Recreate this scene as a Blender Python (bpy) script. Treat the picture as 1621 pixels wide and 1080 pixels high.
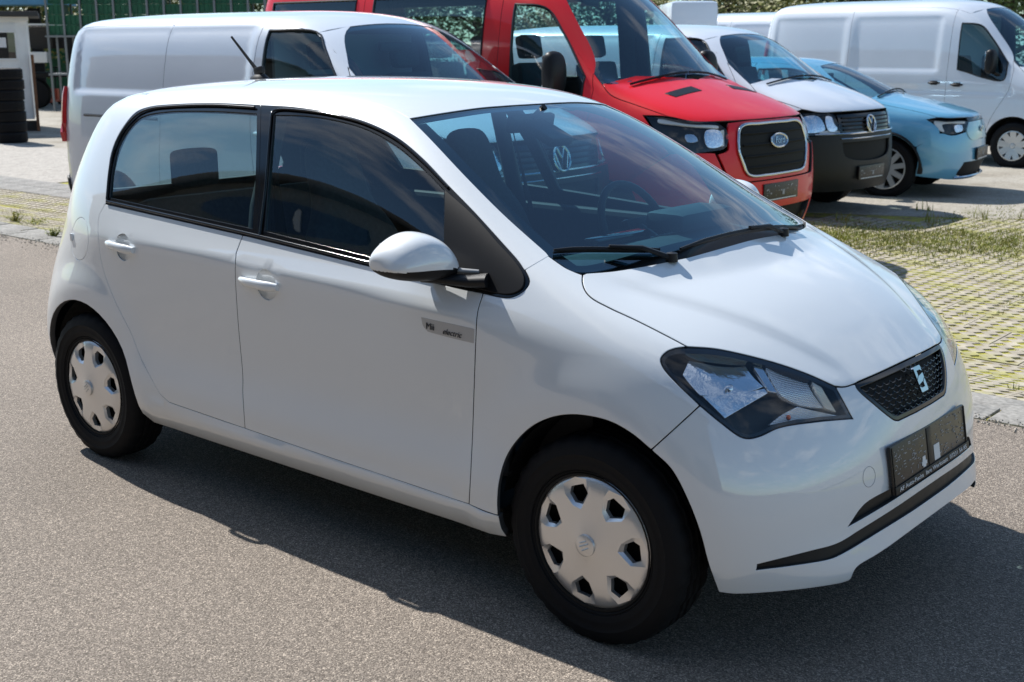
import bpy, bmesh, math, random
import numpy as np
from mathutils import Vector, Matrix
from mathutils.bvhtree import BVHTree
from mathutils.geometry import delaunay_2d_cdt
from mathutils.interpolate import poly_3d_calc

R = math.radians
sc = bpy.context.scene
for o in list(bpy.data.objects):
    bpy.data.objects.remove(o)

# ------------------------------------------------------------------ camera
CAM = (1.8146339, -3.2698872, 1.5797984)
YAW, PITCH, ROLL, FOC = 2.27177215, -0.23651069, -0.00229168, 1.19689154
PW, PH = 1621.0, 1080.0
_f = Vector((math.cos(PITCH)*math.cos(YAW), math.cos(PITCH)*math.sin(YAW), math.sin(PITCH)))
_r = _f.cross(Vector((0, 0, 1))).normalized()
_u = _r.cross(_f)
_c, _s = math.cos(ROLL), math.sin(ROLL)
CR, CU = _c*_r + _s*_u, -_s*_r + _c*_u
camd = bpy.data.cameras.new('camera'); camo = bpy.data.objects.new('camera', camd)
sc.collection.objects.link(camo); sc.camera = camo
camd.sensor_width = 36.0; camd.lens = FOC*36.0; camd.clip_start = 0.05; camd.clip_end = 3000
m = Matrix((CR, CU, -_f)).transposed().to_4x4(); m.translation = Vector(CAM)
camo.matrix_world = m
camd.dof.use_dof = True; camd.dof.focus_distance = 3.9; camd.dof.aperture_fstop = 7.1
def pray(px, py):
    d = _f + CR*((px-PW/2)/(FOC*PW)) - CU*((py-PH/2)/(FOC*PW))
    return Vector(CAM), d.normalized()
def at(px, py, x=None, y=None, z=None):
    """the point where the sight line of a photo pixel meets a plane of the place"""
    o, d = pray(px, py)
    if x is not None: t = (x-o.x)/d.x
    elif y is not None: t = (y-o.y)/d.y
    else: t = (z-o.z)/d.z
    return o + d*t

# ------------------------------------------------------------------ sky, sun, exposure
SUND = Vector((-0.91, 0.125, 1.0)).normalized()          # towards the sun
world = bpy.data.worlds.new('World'); sc.world = world; world.use_nodes = True
wn = world.node_tree; wn.nodes.clear()
wo = wn.nodes.new('ShaderNodeOutputWorld'); bg = wn.nodes.new('ShaderNodeBackground')
sky = wn.nodes.new('ShaderNodeTexSky'); sky.sky_type = 'NISHITA'; sky.sun_disc = False
sky.sun_elevation = math.asin(SUND.z); sky.sun_rotation = math.atan2(SUND.x, SUND.y)
sky.air_density = 1.0; sky.dust_density = 0.3; sky.ozone_density = 1.6
bg.inputs['Strength'].default_value = 0.085
# fair-weather clouds over the whole sky
def _n(t, **k):
    n = wn.nodes.new(t)
    for a, b in k.items(): setattr(n, a, b)
    return n
tc = _n('ShaderNodeTexCoord'); sep = _n('ShaderNodeSeparateXYZ'); wn.links.new(tc.outputs['Generated'], sep.inputs[0])
mx = _n('ShaderNodeMath', operation='MAXIMUM'); wn.links.new(sep.outputs['Z'], mx.inputs[0]); mx.inputs[1].default_value = 0.0
ad = _n('ShaderNodeMath', operation='ADD'); wn.links.new(mx.outputs[0], ad.inputs[0]); ad.inputs[1].default_value = 0.12
dx = _n('ShaderNodeMath', operation='DIVIDE'); wn.links.new(sep.outputs['X'], dx.inputs[0]); wn.links.new(ad.outputs[0], dx.inputs[1])
dy = _n('ShaderNodeMath', operation='DIVIDE'); wn.links.new(sep.outputs['Y'], dy.inputs[0]); wn.links.new(ad.outputs[0], dy.inputs[1])
cmb = _n('ShaderNodeCombineXYZ'); wn.links.new(dx.outputs[0], cmb.inputs[0]); wn.links.new(dy.outputs[0], cmb.inputs[1])
nz = _n('ShaderNodeTexNoise'); nz.inputs['Scale'].default_value = 1.5; nz.inputs['Detail'].default_value = 9
nz.inputs['Roughness'].default_value = 0.58; offs = _n('ShaderNodeVectorMath', operation='ADD'); offs.inputs[1].default_value = (3.7, 1.9, 5.2); wn.links.new(cmb.outputs[0], offs.inputs[0]); wn.links.new(offs.outputs[0], nz.inputs['Vector'])
cr = _n('ShaderNodeValToRGB'); cr.color_ramp.elements[0].position = 0.51; cr.color_ramp.elements[1].position = 0.72
wn.links.new(nz.outputs[0], cr.inputs[0])
mixc = _n('ShaderNodeMix', data_type='RGBA'); mixc.inputs['B'].default_value = (11, 11.3, 11.8, 1)
mf = _n('ShaderNodeMath', operation='MULTIPLY'); wn.links.new(cr.outputs[0], mf.inputs[0]); mf.inputs[1].default_value = 0.72
tint = _n('ShaderNodeVectorMath', operation='MULTIPLY'); tint.inputs[1].default_value = (.80, 1.03, 1.13); wn.links.new(sky.outputs[0], tint.inputs[0])
wn.links.new(mf.outputs[0], mixc.inputs['Factor']); wn.links.new(tint.outputs[0], mixc.inputs['A'])
wn.links.new(mixc.outputs['Result'], bg.inputs['Color']); wn.links.new(bg.outputs[0], wo.inputs[0])
sund = bpy.data.lights.new('sun', 'SUN'); sund.energy = 5.0; sund.angle = R(0.5); sund.color = (1.0, 0.97, 0.925)
suno = bpy.data.objects.new('sun', sund); sc.collection.objects.link(suno)
suno.rotation_euler = SUND.to_track_quat('Z', 'Y').to_euler()
sc.view_settings.view_transform = 'Standard'; sc.view_settings.look = 'None'
sc.view_settings.exposure = 0.46; sc.view_settings.gamma = 1.0; sc.view_settings.use_curve_mapping = False
sc.cycles.max_bounces = 12; sc.cycles.transparent_max_bounces = 24; sc.cycles.transmission_bounces = 10
sc.cycles.caustics_reflective = False; sc.cycles.caustics_refractive = False
# ------------------------------------------------------------------ materials
def pbr(name, col, rough=0.5, metal=0.0, coat=0.0, coat_rough=0.03, spec=0.5, noise=None, bump=None, emit=None):
    """principled material; noise=(scale, amount) varies the colour, bump=(scale, strength, distance)"""
    mt = bpy.data.materials.new(name); mt.use_nodes = True
    nt = mt.node_tree; b = nt.nodes['Principled BSDF']
    b.inputs['Base Color'].default_value = (*col, 1); b.inputs['Roughness'].default_value = rough
    b.inputs['Metallic'].default_value = metal; b.inputs['Coat Weight'].default_value = coat
    b.inputs['Coat Roughness'].default_value = coat_rough; b.inputs['Specular IOR Level'].default_value = spec
    tcn = nt.nodes.new('ShaderNodeTexCoord')
    if noise:
        n = nt.nodes.new('ShaderNodeTexNoise'); n.inputs['Scale'].default_value = noise[0]; n.inputs['Detail'].default_value = 6
        nt.links.new(tcn.outputs['Object'], n.inputs['Vector'])
        r = nt.nodes.new('ShaderNodeMapRange'); r.inputs['From Min'].default_value = .3; r.inputs['From Max'].default_value = .7
        r.inputs['To Min'].default_value = 1-noise[1]; r.inputs['To Max'].default_value = 1+noise[1]
        nt.links.new(n.outputs[0], r.inputs[0])
        v = nt.nodes.new('ShaderNodeVectorMath'); v.operation = 'SCALE'; v.inputs[0].default_value = col
        nt.links.new(r.outputs[0], v.inputs['Scale']); nt.links.new(v.outputs[0], b.inputs['Base Color'])
        r2 = nt.nodes.new('ShaderNodeMapRange'); r2.inputs['To Min'].default_value = max(.02, rough-.12); r2.inputs['To Max'].default_value = min(1, rough+.12)
        nt.links.new(n.outputs[0], r2.inputs[0]); nt.links.new(r2.outputs[0], b.inputs['Roughness'])
    if bump:
        n = nt.nodes.new('ShaderNodeTexNoise'); n.inputs['Scale'].default_value = bump[0]; n.inputs['Detail'].default_value = 5
        nt.links.new(tcn.outputs['Object'], n.inputs['Vector'])
        bp = nt.nodes.new('ShaderNodeBump'); bp.inputs['Strength'].default_value = bump[1]; bp.inputs['Distance'].default_value = bump[2]
        nt.links.new(n.outputs[0], bp.inputs['Height']); nt.links.new(bp.outputs[0], b.inputs['Normal'])
    return mt
def glassmat(name, tint, refl=1.0, f0=.09):
    """window glass: mirror reflection by Fresnel over a tinted see-through pane (thin sheet, so no refraction)"""
    mt = bpy.data.materials.new(name); mt.use_nodes = True; nt = mt.node_tree; nt.nodes.clear()
    o = nt.nodes.new('ShaderNodeOutputMaterial'); mixs = nt.nodes.new('ShaderNodeMixShader')
    t = nt.nodes.new('ShaderNodeBsdfTransparent'); t.inputs[0].default_value = (*tint, 1)
    g = nt.nodes.new('ShaderNodeBsdfGlossy'); g.inputs['Roughness'].default_value = 0.0; g.inputs[0].default_value = (refl, refl, refl, 1)
    lw = nt.nodes.new('ShaderNodeLayerWeight'); lw.inputs['Blend'].default_value = .5
    pw = nt.nodes.new('ShaderNodeMath'); pw.operation = 'POWER'; pw.inputs[1].default_value = 4.5; nt.links.new(lw.outputs['Facing'], pw.inputs[0])
    fr = nt.nodes.new('ShaderNodeMath'); fr.operation = 'MULTIPLY_ADD'; fr.inputs[1].default_value = 1-f0; fr.inputs[2].default_value = f0; nt.links.new(pw.outputs[0], fr.inputs[0])
    nt.links.new(fr.outputs[0], mixs.inputs[0]); nt.links.new(t.outputs[0], mixs.inputs[1]); nt.links.new(g.outputs[0], mixs.inputs[2])
    nt.links.new(mixs.outputs[0], o.inputs[0])
    return mt
M = {}
M['white_paint'] = pbr('white_paint', (.755, .79, .81), .45, 0, 1.0, .008)
M['white_paint'].node_tree.nodes['Principled BSDF'].inputs['Coat IOR'].default_value = 1.9
M['van_white'] = pbr('van_white', (.71, .76, .83), .38, 0, 1.0, .03, noise=(1.2, .03))
M['van_white'].node_tree.nodes['Principled BSDF'].inputs['Coat IOR'].default_value = 1.75
M['red_paint'] = pbr('red_paint', (.74, .007, .012), .38, 0, .45, .04, spec=.3)
M['blue_paint'] = pbr('blue_paint', (.15, .42, .62), .30, .15, 1.0, .02)
M['silver_paint'] = pbr('silver_paint', (.55, .57, .58), .32, .5, .6, .05)
M['hubcap'] = pbr('hubcap', (.74, .73, .72), .30, .75, .6, .08)
M['chrome'] = pbr('chrome', (.62, .63, .65), .07, 1.0)
M['satin_chrome'] = pbr('satin_chrome', (.70, .71, .73), .16, 1.0)
M['mirror'] = pbr('mirror', (.9, .9, .9), .02, 1.0)
M['black_gloss'] = pbr('black_gloss', (.006, .006, .007), .10)
M['black_plastic'] = pbr('black_plastic', (.011, .011, .012), .45, spec=.28, noise=(30, .15))
M['black_matte'] = pbr('black_matte', (.009, .009, .009), .7, spec=.25)
M['rubber'] = pbr('rubber', (.006, .006, .007), .72, spec=.22, noise=(25, .25), bump=(90, .15, .002))
M['sail_black'] = pbr('sail_black', (.007, .007, .008), .4, spec=.2)
M['seal'] = pbr('seal', (.010, .010, .011), .35)
M['cavity'] = pbr('cavity', (.006, .006, .006), .8)
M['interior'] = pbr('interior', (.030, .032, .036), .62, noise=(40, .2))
M['headliner'] = pbr('headliner', (.33, .33, .32), .9)
M['trim_light'] = pbr('trim_light', (.25, .26, .27), .6)
M['gap_dark'] = pbr('gap_dark', (.01, .01, .01), .9)
M['cloth'] = pbr('cloth', (.045, .047, .052), .9, noise=(60, .25), bump=(200, .3, .002))
M['glass'] = glassmat('glass', (.80, .87, .87))
M['glass_tint'] = glassmat('glass_tint', (.66, .84, .86), f0=.085)
M['glass_shield'] = glassmat('glass_shield', (.50, .84, .92), f0=.15)
M['glass_dark'] = glassmat('glass_dark', (.10, .12, .13))
M['lens'] = glassmat('lens', (.95, .97, .98), f0=.05)
M['amber'] = pbr('amber', (.75, .12, .02), .2, 0, .5)
M['tail_red'] = pbr('tail_red', (.55, .01, .015), .12, 0, 1.0)
M['print_white'] = pbr('print_white', (.75, .75, .75), .5)
M['print_grey'] = pbr('print_grey', (.36, .36, .37), .5)
M['badge_grey'] = pbr('badge_grey', (.45, .46, .47), .35, .3)
M['print_dark'] = pbr('print_dark', (.04, .04, .045), .5)
M['plate_black'] = pbr('plate_black', (.012, .012, .013), .3, noise=(20, .2))

# ------------------------------------------------------------------ objects, names, tags
COL = sc.collection
def tag(o, label=None, cat=None, group=None, kind=None):
    if label: o['label'] = label
    if cat: o['category'] = cat
    if group: o['group'] = group
    if kind: o['kind'] = kind
    return o
def thing(name, label, cat, loc=(0, 0, 0), rz=0.0, group=None):
    o = bpy.data.objects.new(name, None); COL.objects.link(o)
    o.location = loc; o.rotation_euler = (0, 0, rz); o.empty_display_size = .2
    return tag(o, label, cat, group)
def link(name, me, parent=None, loc=None, rot=None):
    o = bpy.data.objects.new(name, me); COL.objects.link(o)
    if parent is not None: o.parent = parent
    if loc is not None: o.location = loc
    if rot is not None: o.rotation_euler = rot
    return o
def mk(name, verts, faces, mats, parent=None, fm=None, smooth=False, normals=None, sharp=None):
    me = bpy.data.meshes.new(name)
    me.from_pydata([tuple(v) for v in verts], [], faces)
    if not isinstance(mats, (list, tuple)): mats = [mats]
    for q in mats: me.materials.append(q)
    if fm is not None: me.polygons.foreach_set('material_index', fm)
    if smooth or normals is not None: me.polygons.foreach_set('use_smooth', [True]*len(me.polygons))
    me.update()
    if normals is not None: me.normals_split_custom_set_from_vertices([tuple(n) for n in normals])
    elif sharp is not None and smooth:
        me.set_sharp_from_angle(angle=R(sharp))
    return link(name, me, parent)
class MB:
    """collects shapes into ONE mesh object"""
    def __init__(s): s.v = []; s.f = []; s.m = []
    def add(s, vs, fs, mi=0):
        o = len(s.v); s.v += [Vector(v) for v in vs]; s.f += [tuple(i+o for i in f) for f in fs]; s.m += [mi]*len(fs); return s
    def box(s, c, d, rot=None, mi=0, bev=0.0):
        """box centred c, full size d, optional Matrix rot, bevelled edges when bev"""
        hx, hy, hz = d[0]/2, d[1]/2, d[2]/2
        if bev > 0:
            bm = bmesh.new(); bmesh.ops.create_cube(bm, size=1.0)
            for v in bm.verts: v.co = Vector((v.co.x*d[0], v.co.y*d[1], v.co.z*d[2]))
            bmesh.ops.bevel(bm, geom=list(bm.edges), offset=bev, segments=2, profile=.6, affect='EDGES')
            vs = [v.co.copy() for v in bm.verts]; bm.verts.index_update(); fs = [tuple(v.index for v in f.verts) for f in bm.faces]; bm.free()
        else:
            vs = [Vector((x*hx, y*hy, z*hz)) for x in (-1, 1) for y in (-1, 1) for z in (-1, 1)]
            fs = [(0, 1, 3, 2), (4, 6, 7, 5), (0, 4, 5, 1), (2, 3, 7, 6), (0, 2, 6, 4), (1, 5, 7, 3)]
        if rot is not None: vs = [rot @ v for v in vs]
        return s.add([v+Vector(c) for v in vs], fs, mi)
    def tube(s, pts, rad, n=10, mi=0, flat=1.0):
        """tube along pts, radius number or list"""
        pts = [Vector(p) for p in pts]; k = len(pts)
        rs = rad if isinstance(rad, (list, tuple)) else [rad]*k
        vs = []; up = Vector((0, 0, 1))
        for i, p in enumerate(pts):
            d = (pts[min(i+1, k-1)]-pts[max(i-1, 0)]).normalized()
            a = d.cross(up)
            if a.length < .05: a = d.cross(Vector((1, 0, 0)))
            a.normalize(); b = a.cross(d)
            for j in range(n):
                t = 2*math.pi*j/n; vs.append(p + a*rs[i]*math.cos(t) + b*rs[i]*flat*math.sin(t))
        fs = [(i*n+j, i*n+(j+1) % n, (i+1)*n+(j+1) % n, (i+1)*n+j) for i in range(k-1) for j in range(n)]
        fs += [tuple(range(n))[::-1], tuple((k-1)*n+j for j in range(n))]
        return s.add(vs, fs, mi)
    def lathe(s, prof, n=48, axis='Y', c=(0, 0, 0), mi=0, close=False):
        """prof = [(radius, along axis)]"""
        vs = []
        for r_, h in prof:
            for j in range(n):
                t = 2*math.pi*j/n; a, b = r_*math.cos(t), r_*math.sin(t)
                p = {'Y': (a, h, b), 'Z': (a, b, h), 'X': (h, a, b)}[axis]
                vs.append(Vector(p)+Vector(c))
        k = len(prof)
        fs = [(i*n+j, i*n+(j+1) % n, (i+1)*n+(j+1) % n, (i+1)*n+j) for i in range(k-1) for j in range(n)]
        return s.add(vs, fs, mi)
    def prism(s, poly, o, ex, ey, ez, depth, mi=0):
        """polygon in (ex, ey) plane at o, extruded by depth along ez"""
        o, ex, ey, ez = Vector(o), Vector(ex), Vector(ey), Vector(ez); n = len(poly)
        vs = [o+ex*a+ey*b for a, b in poly]+[o+ex*a+ey*b+ez*depth for a, b in poly]
        fs = [tuple(range(n)), tuple(range(n, 2*n))[::-1]]+[(i, i+n, (i+1) % n+n, (i+1) % n) for i in range(n)]
        return s.add(vs, fs, mi)
    def build(s, name, mats, parent=None, smooth=None, mirror=False):
        v = s.v; f = s.f
        if mirror: v = [Vector((p.x, -p.y, p.z)) for p in v]; f = [q[::-1] for q in f]
        o = mk(name, v, f, mats, parent, fm=s.m, smooth=smooth is not None, sharp=smooth)
        bm = bmesh.new(); bm.from_mesh(o.data); bmesh.ops.recalc_face_normals(bm, faces=bm.faces); bm.to_mesh(o.data); bm.free()
        if smooth is not None: o.data.set_sharp_from_angle(angle=R(smooth))
        return o

# ------------------------------------------------------------------ curves
def spl(pts, closed=False, step=8):
    """smooth curve through the points; a point with a trailing 'c' is a corner"""
    P = [tuple(p[:-1]) if p[-1] == 'c' else tuple(p) for p in pts]; C = [p[-1] == 'c' for p in pts]
    n = len(P); out = []; dim = len(P[0])
    rng = range(n) if closed else range(n-1)
    for i in rng:
        j = (i+1) % n
        p1, p2 = np.array(P[i], float), np.array(P[j], float)
        p0 = np.array(P[i-1], float) if (closed or i > 0) and not C[i] else p1-(p2-p1)
        p3 = np.array(P[(j+1) % n], float) if (closed or j < n-1) and not C[j] else p2+(p2-p1)
        d = [max(np.linalg.norm(b-a), 1e-6)**.5 for a, b in ((p0, p1), (p1, p2), (p2, p3))]
        m1 = (p2-p1)/d[1]-(p2-p0)/(d[0]+d[1])+(p1-p0)/d[0]; m1 = m1*d[1]
        m2 = (p3-p2)/d[2]-(p3-p1)/(d[1]+d[2])+(p2-p1)/d[1]; m2 = m2*d[1]
        if C[i] and C[j]: m1 = m2 = p2-p1
        L = np.linalg.norm(p2-p1); k = max(1, int(math.ceil(L/step)))
        for a in range(k):
            t = a/k; out.append(tuple((2*t**3-3*t**2+1)*p1+(t**3-2*t**2+t)*m1+(-2*t**3+3*t**2)*p2+(t**3-t**2)*m2))
    if not closed: out.append(tuple(P[-1]))
    return out
def inpoly(P, X, Y):
    """vectorised point-in-polygon"""
    inside = np.zeros(X.shape, bool); n = len(P)
    for i in range(n):
        x1, y1 = P[i]; x2, y2 = P[(i+1) % n]
        if y1 == y2: continue
        c = ((y1 > Y) != (y2 > Y)) & (X < (x2-x1)*(Y-y1)/(y2-y1)+x1)
        inside ^= c
    return inside
def dist_poly(P, X, Y):
    d = np.full(X.shape, 1e9); n = len(P)
    for i in range(n):
        x1, y1 = P[i]; x2, y2 = P[(i+1) % n]; L = (x2-x1)**2+(y2-y1)**2+1e-12
        t = np.clip(((X-x1)*(x2-x1)+(Y-y1)*(y2-y1))/L, 0, 1)
        d = np.minimum(d, np.hypot(X-x1-t*(x2-x1), Y-y1-t*(y2-y1)))
    return d
def area2(P): return sum(P[i-1][0]*P[i][1]-P[i][0]*P[i-1][1] for i in range(len(P)))/2
def inset(P, d):
    """move a ccw polygon inwards by d"""
    n = len(P); out = []
    for i in range(n):
        a, b, c = np.array(P[i-1]), np.array(P[i]), np.array(P[(i+1) % n])
        e1 = b-a; e2 = c-b; e1 = e1/(np.linalg.norm(e1)+1e-12); e2 = e2/(np.linalg.norm(e2)+1e-12)
        n1 = np.array((-e1[1], e1[0])); n2 = np.array((-e2[1], e2[0])); q = n1+n2; L = np.linalg.norm(q)
        q = n1 if L < .2 else q/L/max(.5, L/2)
        out.append(tuple(b+q*d))
    return out
def clean(P, tol):
    out = [P[0]]
    for p in P[1:]:
        if math.dist(p, out[-1]) > tol: out.append(p)
    while len(out) > 3 and math.dist(out[0], out[-1]) < tol: out.pop()
    return out

# ------------------------------------------------------------------ car bodies: a smooth skin cut into panels
class Skin:
    """Smooth half skin (w = distance from the centre plane) grown from a coarse net and mirrored; panels are cut out of it."""
    def __init__(s, verts, faces, creases, level=4, warp=None):
        me = bpy.data.meshes.new('skin'); full = [Vector((x, -w, z)) for x, w, z in verts]; n = len(full); idx = list(range(n)); mir = []
        for i, v in enumerate(full[:n]):
            if abs(v.y) < 1e-6: mir.append(i)
            else: mir.append(len(full)); full.append(Vector((v.x, -v.y, v.z)))
        fs = [tuple(f) for f in faces]+[tuple(mir[i] for i in f)[::-1] for f in faces]
        me.from_pydata([tuple(v) for v in full], [], fs); me.update()
        cr = {}
        for (a, b), c in creases.items():
            cr[frozenset((a, b))] = c; cr[frozenset((mir[a], mir[b]))] = c
        at_ = me.attributes.new('crease_edge', 'FLOAT', 'EDGE')
        for e in me.edges: at_.data[e.index].value = cr.get(frozenset(e.vertices), 0.0)
        ob = bpy.data.objects.new('skin', me); COL.objects.link(ob)
        md = ob.modifiers.new('s', 'SUBSURF'); md.levels = level; md.render_levels = level; md.boundary_smooth = 'PRESERVE_CORNERS' if False else 'ALL'
        dg = bpy.context.evaluated_depsgraph_get(); ev = ob.evaluated_get(dg); em = ev.to_mesh()
        V = np.zeros(len(em.vertices)*3); em.vertices.foreach_get('co', V); V = V.reshape(-1, 3)
        F = [tuple(p.vertices) for p in em.polygons]
        ev.to_mesh_clear(); bpy.data.objects.remove(ob); bpy.data.meshes.remove(me)
        if warp is not None: V = warp(V)
        F4 = np.array(F); p = V[F4]
        fn = np.cross(p[:, 2]-p[:, 0], p[:, 3]-p[:, 1])
        N = np.zeros_like(V)
        for k in range(4): np.add.at(N, F4[:, k], fn)
        N /= np.linalg.norm(N, axis=1)[:, None]+1e-12
        # outward
        c = V.mean(0)
        if ((V-c)*N).sum() < 0: N = -N
        s.V = V; s.N = N; s.F = F
        s.vv = [Vector(q) for q in V]; s.nn = [Vector(q) for q in N]
        s.bvh = BVHTree.FromPolygons(s.vv, F)
    def nrm(s, loc, fi):
        f = s.F[fi]; w = poly_3d_calc([s.vv[i] for i in f], loc)
        n = Vector((0, 0, 0))
        for i, a in zip(f, w): n += s.nn[i]*a
        return n.normalized()
    def ray(s, o, d, facing=True):
        """first hit from outside whose normal faces the ray"""
        o = Vector(o); d = Vector(d).normalized()
        for _ in range(6):
            loc, _nn, fi, dist = s.bvh.ray_cast(o, d)
            if loc is None: return None
            n = s.nrm(loc, fi)
            if not facing or n.dot(d) < 0.03: return loc, n
            o = loc+d*1e-4
        return None
    def near(s, p):
        loc, _n, fi, _d = s.bvh.find_nearest(Vector(p))
        return loc, s.nrm(loc, fi)
    def pix(s, px, py, mw=None):
        """photo pixel to the point of the skin seen there (mw: the car's placement)"""
        o, d = pray(px, py)
        if mw is not None:
            im = mw.inverted(); o2 = im @ o; d = (im.to_3x3() @ d); o = o2
        h = s.ray(o, d)
        if h is None:   # just off the silhouette: nearest skin point to the sight line
            best = None
            for k in range(200):
                t = (Vector(o)).length*(.5+k*.005); q = o+d*t; loc, n = s.near(q)
                dd = (loc-q).length
                if best is None or dd < best[0]: best = (dd, loc)
            return best[1]
        return h[0]
class Dir:
    """flat panel layout seen along direction d (pointing from outside to the car)"""
    def __init__(s, d, up=(0, 0, 1)):
        s.d = Vector(d).normalized(); s.a = s.d.cross(Vector(up)).normalized(); s.b = s.a.cross(s.d)
    def to(s, p): return (p.dot(s.a), p.dot(s.b))
    def ray(s, u, v): return s.a*u+s.b*v-s.d*8, s.d
class Cyl:
    """wrap-round layout about a vertical axis; u = arc length at radius r"""
    def __init__(s, cx, r, sgn=1): s.cx, s.r = cx, r
    def to(s, p): return (math.atan2(p.y, p.x-s.cx)*s.r, p.z)
    def ray(s, u, v):
        t = u/s.r; d = Vector((math.cos(t), math.sin(t), 0)); return Vector((s.cx, 0, v))+d*8, -d
def cut(name, skin, lay, outline, mats, parent, holes=(), h=.03, gap=.006, thick=.012, off=0.0, bev=.0016, mirror=False, back=True, hole_gap=None, hole_depth=None, bulge=None, both=None, rim=True):
    """cut a panel out of the skin: a solid sheet with rolled edges, following the skin, lying 'off' above it"""
    P = [lay.to(Vector(p)) for p in outline]; P = clean(P, .0015)
    if area2(P) < 0: P = P[::-1]
    P = clean(inset(P, gap/2), .001)
    HP = []
    for hl in holes:
        Q = [lay.to(Vector(p)) for p in hl]; Q = clean(Q, .0015)
        if area2(Q) < 0: Q = Q[::-1]
        Q = inset(Q, -(gap/2 if hole_gap is None else hole_gap/2)); HP.append(clean(Q, .001))
    xs = [p[0] for p in P]; ys = [p[1] for p in P]
    gx = np.arange(min(xs)+h*.5, max(xs), h); gy = np.arange(min(ys)+h*.5, max(ys), h*.87)
    pts = []
    if len(gx) and len(gy):
        X, Y = np.meshgrid(gx, gy); X = X+(np.arange(len(gy)) % 2)[:, None]*h*.5
        ok = inpoly(P, X, Y) & (dist_poly(P, X, Y) > h*.45)
        for Q in HP: ok &= ~inpoly(Q, X, Y) & (dist_poly(Q, X, Y) > h*.45)
        pts = list(zip(X[ok], Y[ok]))
    vin = [Vector(p) for p in P]; edges = [(i, (i+1) % len(P)) for i in range(len(P))]
    for Q in HP:
        o = len(vin); vin += [Vector(p) for p in Q]; edges += [(o+i, o+(i+1) % len(Q)) for i in range(len(Q))]
    vin += [Vector(p) for p in pts]
    vo, eo, fo, ov, oe, of = delaunay_2d_cdt(vin, edges, [], 0, 1e-6)
    cen = np.array([[(vo[f[0]].x+vo[f[1]].x+vo[f[2]].x)/3, (vo[f[0]].y+vo[f[1]].y+vo[f[2]].y)/3] for f in fo])
    ok = inpoly(P, cen[:, 0], cen[:, 1])
    for Q in HP: ok &= ~inpoly(Q, cen[:, 0], cen[:, 1])
    tris = [tuple(fo[i]) for i in range(len(fo)) if ok[i]]
    V = []; N = []
    for q in vo:
        o, d = lay.ray(q.x, q.y); hit = skin.ray(o, d)
        if hit is None: hit = skin.near(o+d*(8-.6) if isinstance(lay, Cyl) else o+d*7.2)
        loc, n = hit
        if n.dot(d) > 0: n = -n
        e = off+(bulge(loc) if bulge else 0)
        V.append(loc+n*e); N.append(n)
    # orientation
    sg = 0
    for t in tris[:200]: sg += (V[t[1]]-V[t[0]]).cross(V[t[2]]-V[t[0]]).dot(N[t[0]])
    if sg < 0: tris = [t[::-1] for t in tris]
    # boundary edges
    cnt = {}
    for t in tris:
        for a, b in ((t[0], t[1]), (t[1], t[2]), (t[2], t[0])): cnt[(a, b)] = 1
    bnd = [(a, b) for (a, b) in cnt if (b, a) not in cnt]
    faces = list(tris); fm = [0]*len(tris)
    nv = len(V); tan = {}
    if rim:
        for a, b in bnd:
            e = (V[b]-V[a])
            for q in (a, b): tan[q] = tan.get(q, Vector((0, 0, 0)))+e.cross(N[q])
        ring = sorted(tan); m1 = {}; m2 = {}
        for q in ring:
            t = tan[q].normalized(); n0 = N[q]
            m1[q] = len(V); V.append(V[q]+t*bev-n0*bev); N.append((t*.92+n0*.4).normalized())
            m2[q] = len(V); V.append(V[m1[q]]-n0*thick); N.append(t)
        for a, b in bnd:
            faces.append((b, a, m1[a], m1[b])); fm.append(0); faces.append((m1[b], m1[a], m2[a], m2[b])); fm.append(1 if isinstance(mats, (list, tuple)) and len(mats) > 1 else 0)  # edge walls get the dark second material: seam shade put into the colour
        if back:
            bk = {}
            def bi(q):
                if q in m2: return m2[q]
                if q not in bk:
                    bk[q] = len(V); V.append(V[q]-N[q]*(thick+bev)); N.append(-N[q])
                return bk[q]
            for t in tris:
                faces.append((bi(t[2]), bi(t[1]), bi(t[0]))); fm.append(1 if isinstance(mats, (list, tuple)) and len(mats) > 1 else 0)
    if mirror:
        V = [Vector((p.x, -p.y, p.z)) for p in V]; N = [Vector((p.x, -p.y, p.z)) for p in N]; faces = [f[::-1] for f in faces]
    return mk(name, V, faces, mats, parent, fm=fm, normals=N)
def both_sides(o):
    """a mirrored copy of a part for the far side"""
    me = o.data.copy(); me.name = o.data.name
    n = len(me.vertices); co = np.zeros(n*3); me.vertices.foreach_get('co', co); co = co.reshape(-1, 3)
    nr = np.zeros(len(me.loops)*3)
    me.corner_normals.foreach_get('vector', nr); nr = nr.reshape(-1, 3)
    vn = np.zeros((n, 3)); li = np.zeros(len(me.loops), int); me.loops.foreach_get('vertex_index', li); vn[li] = nr
    faces = [tuple(p.vertices)[::-1] for p in me.polygons]; fm = [p.material_index for p in me.polygons]; sm = all(p.use_smooth for p in me.polygons)
    co[:, 1] *= -1; vn[:, 1] *= -1
    r = mk(o.name.split('.')[0], co, faces, list(me.materials), o.parent, fm=fm, smooth=sm, normals=vn if sm else None)
    return r

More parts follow.
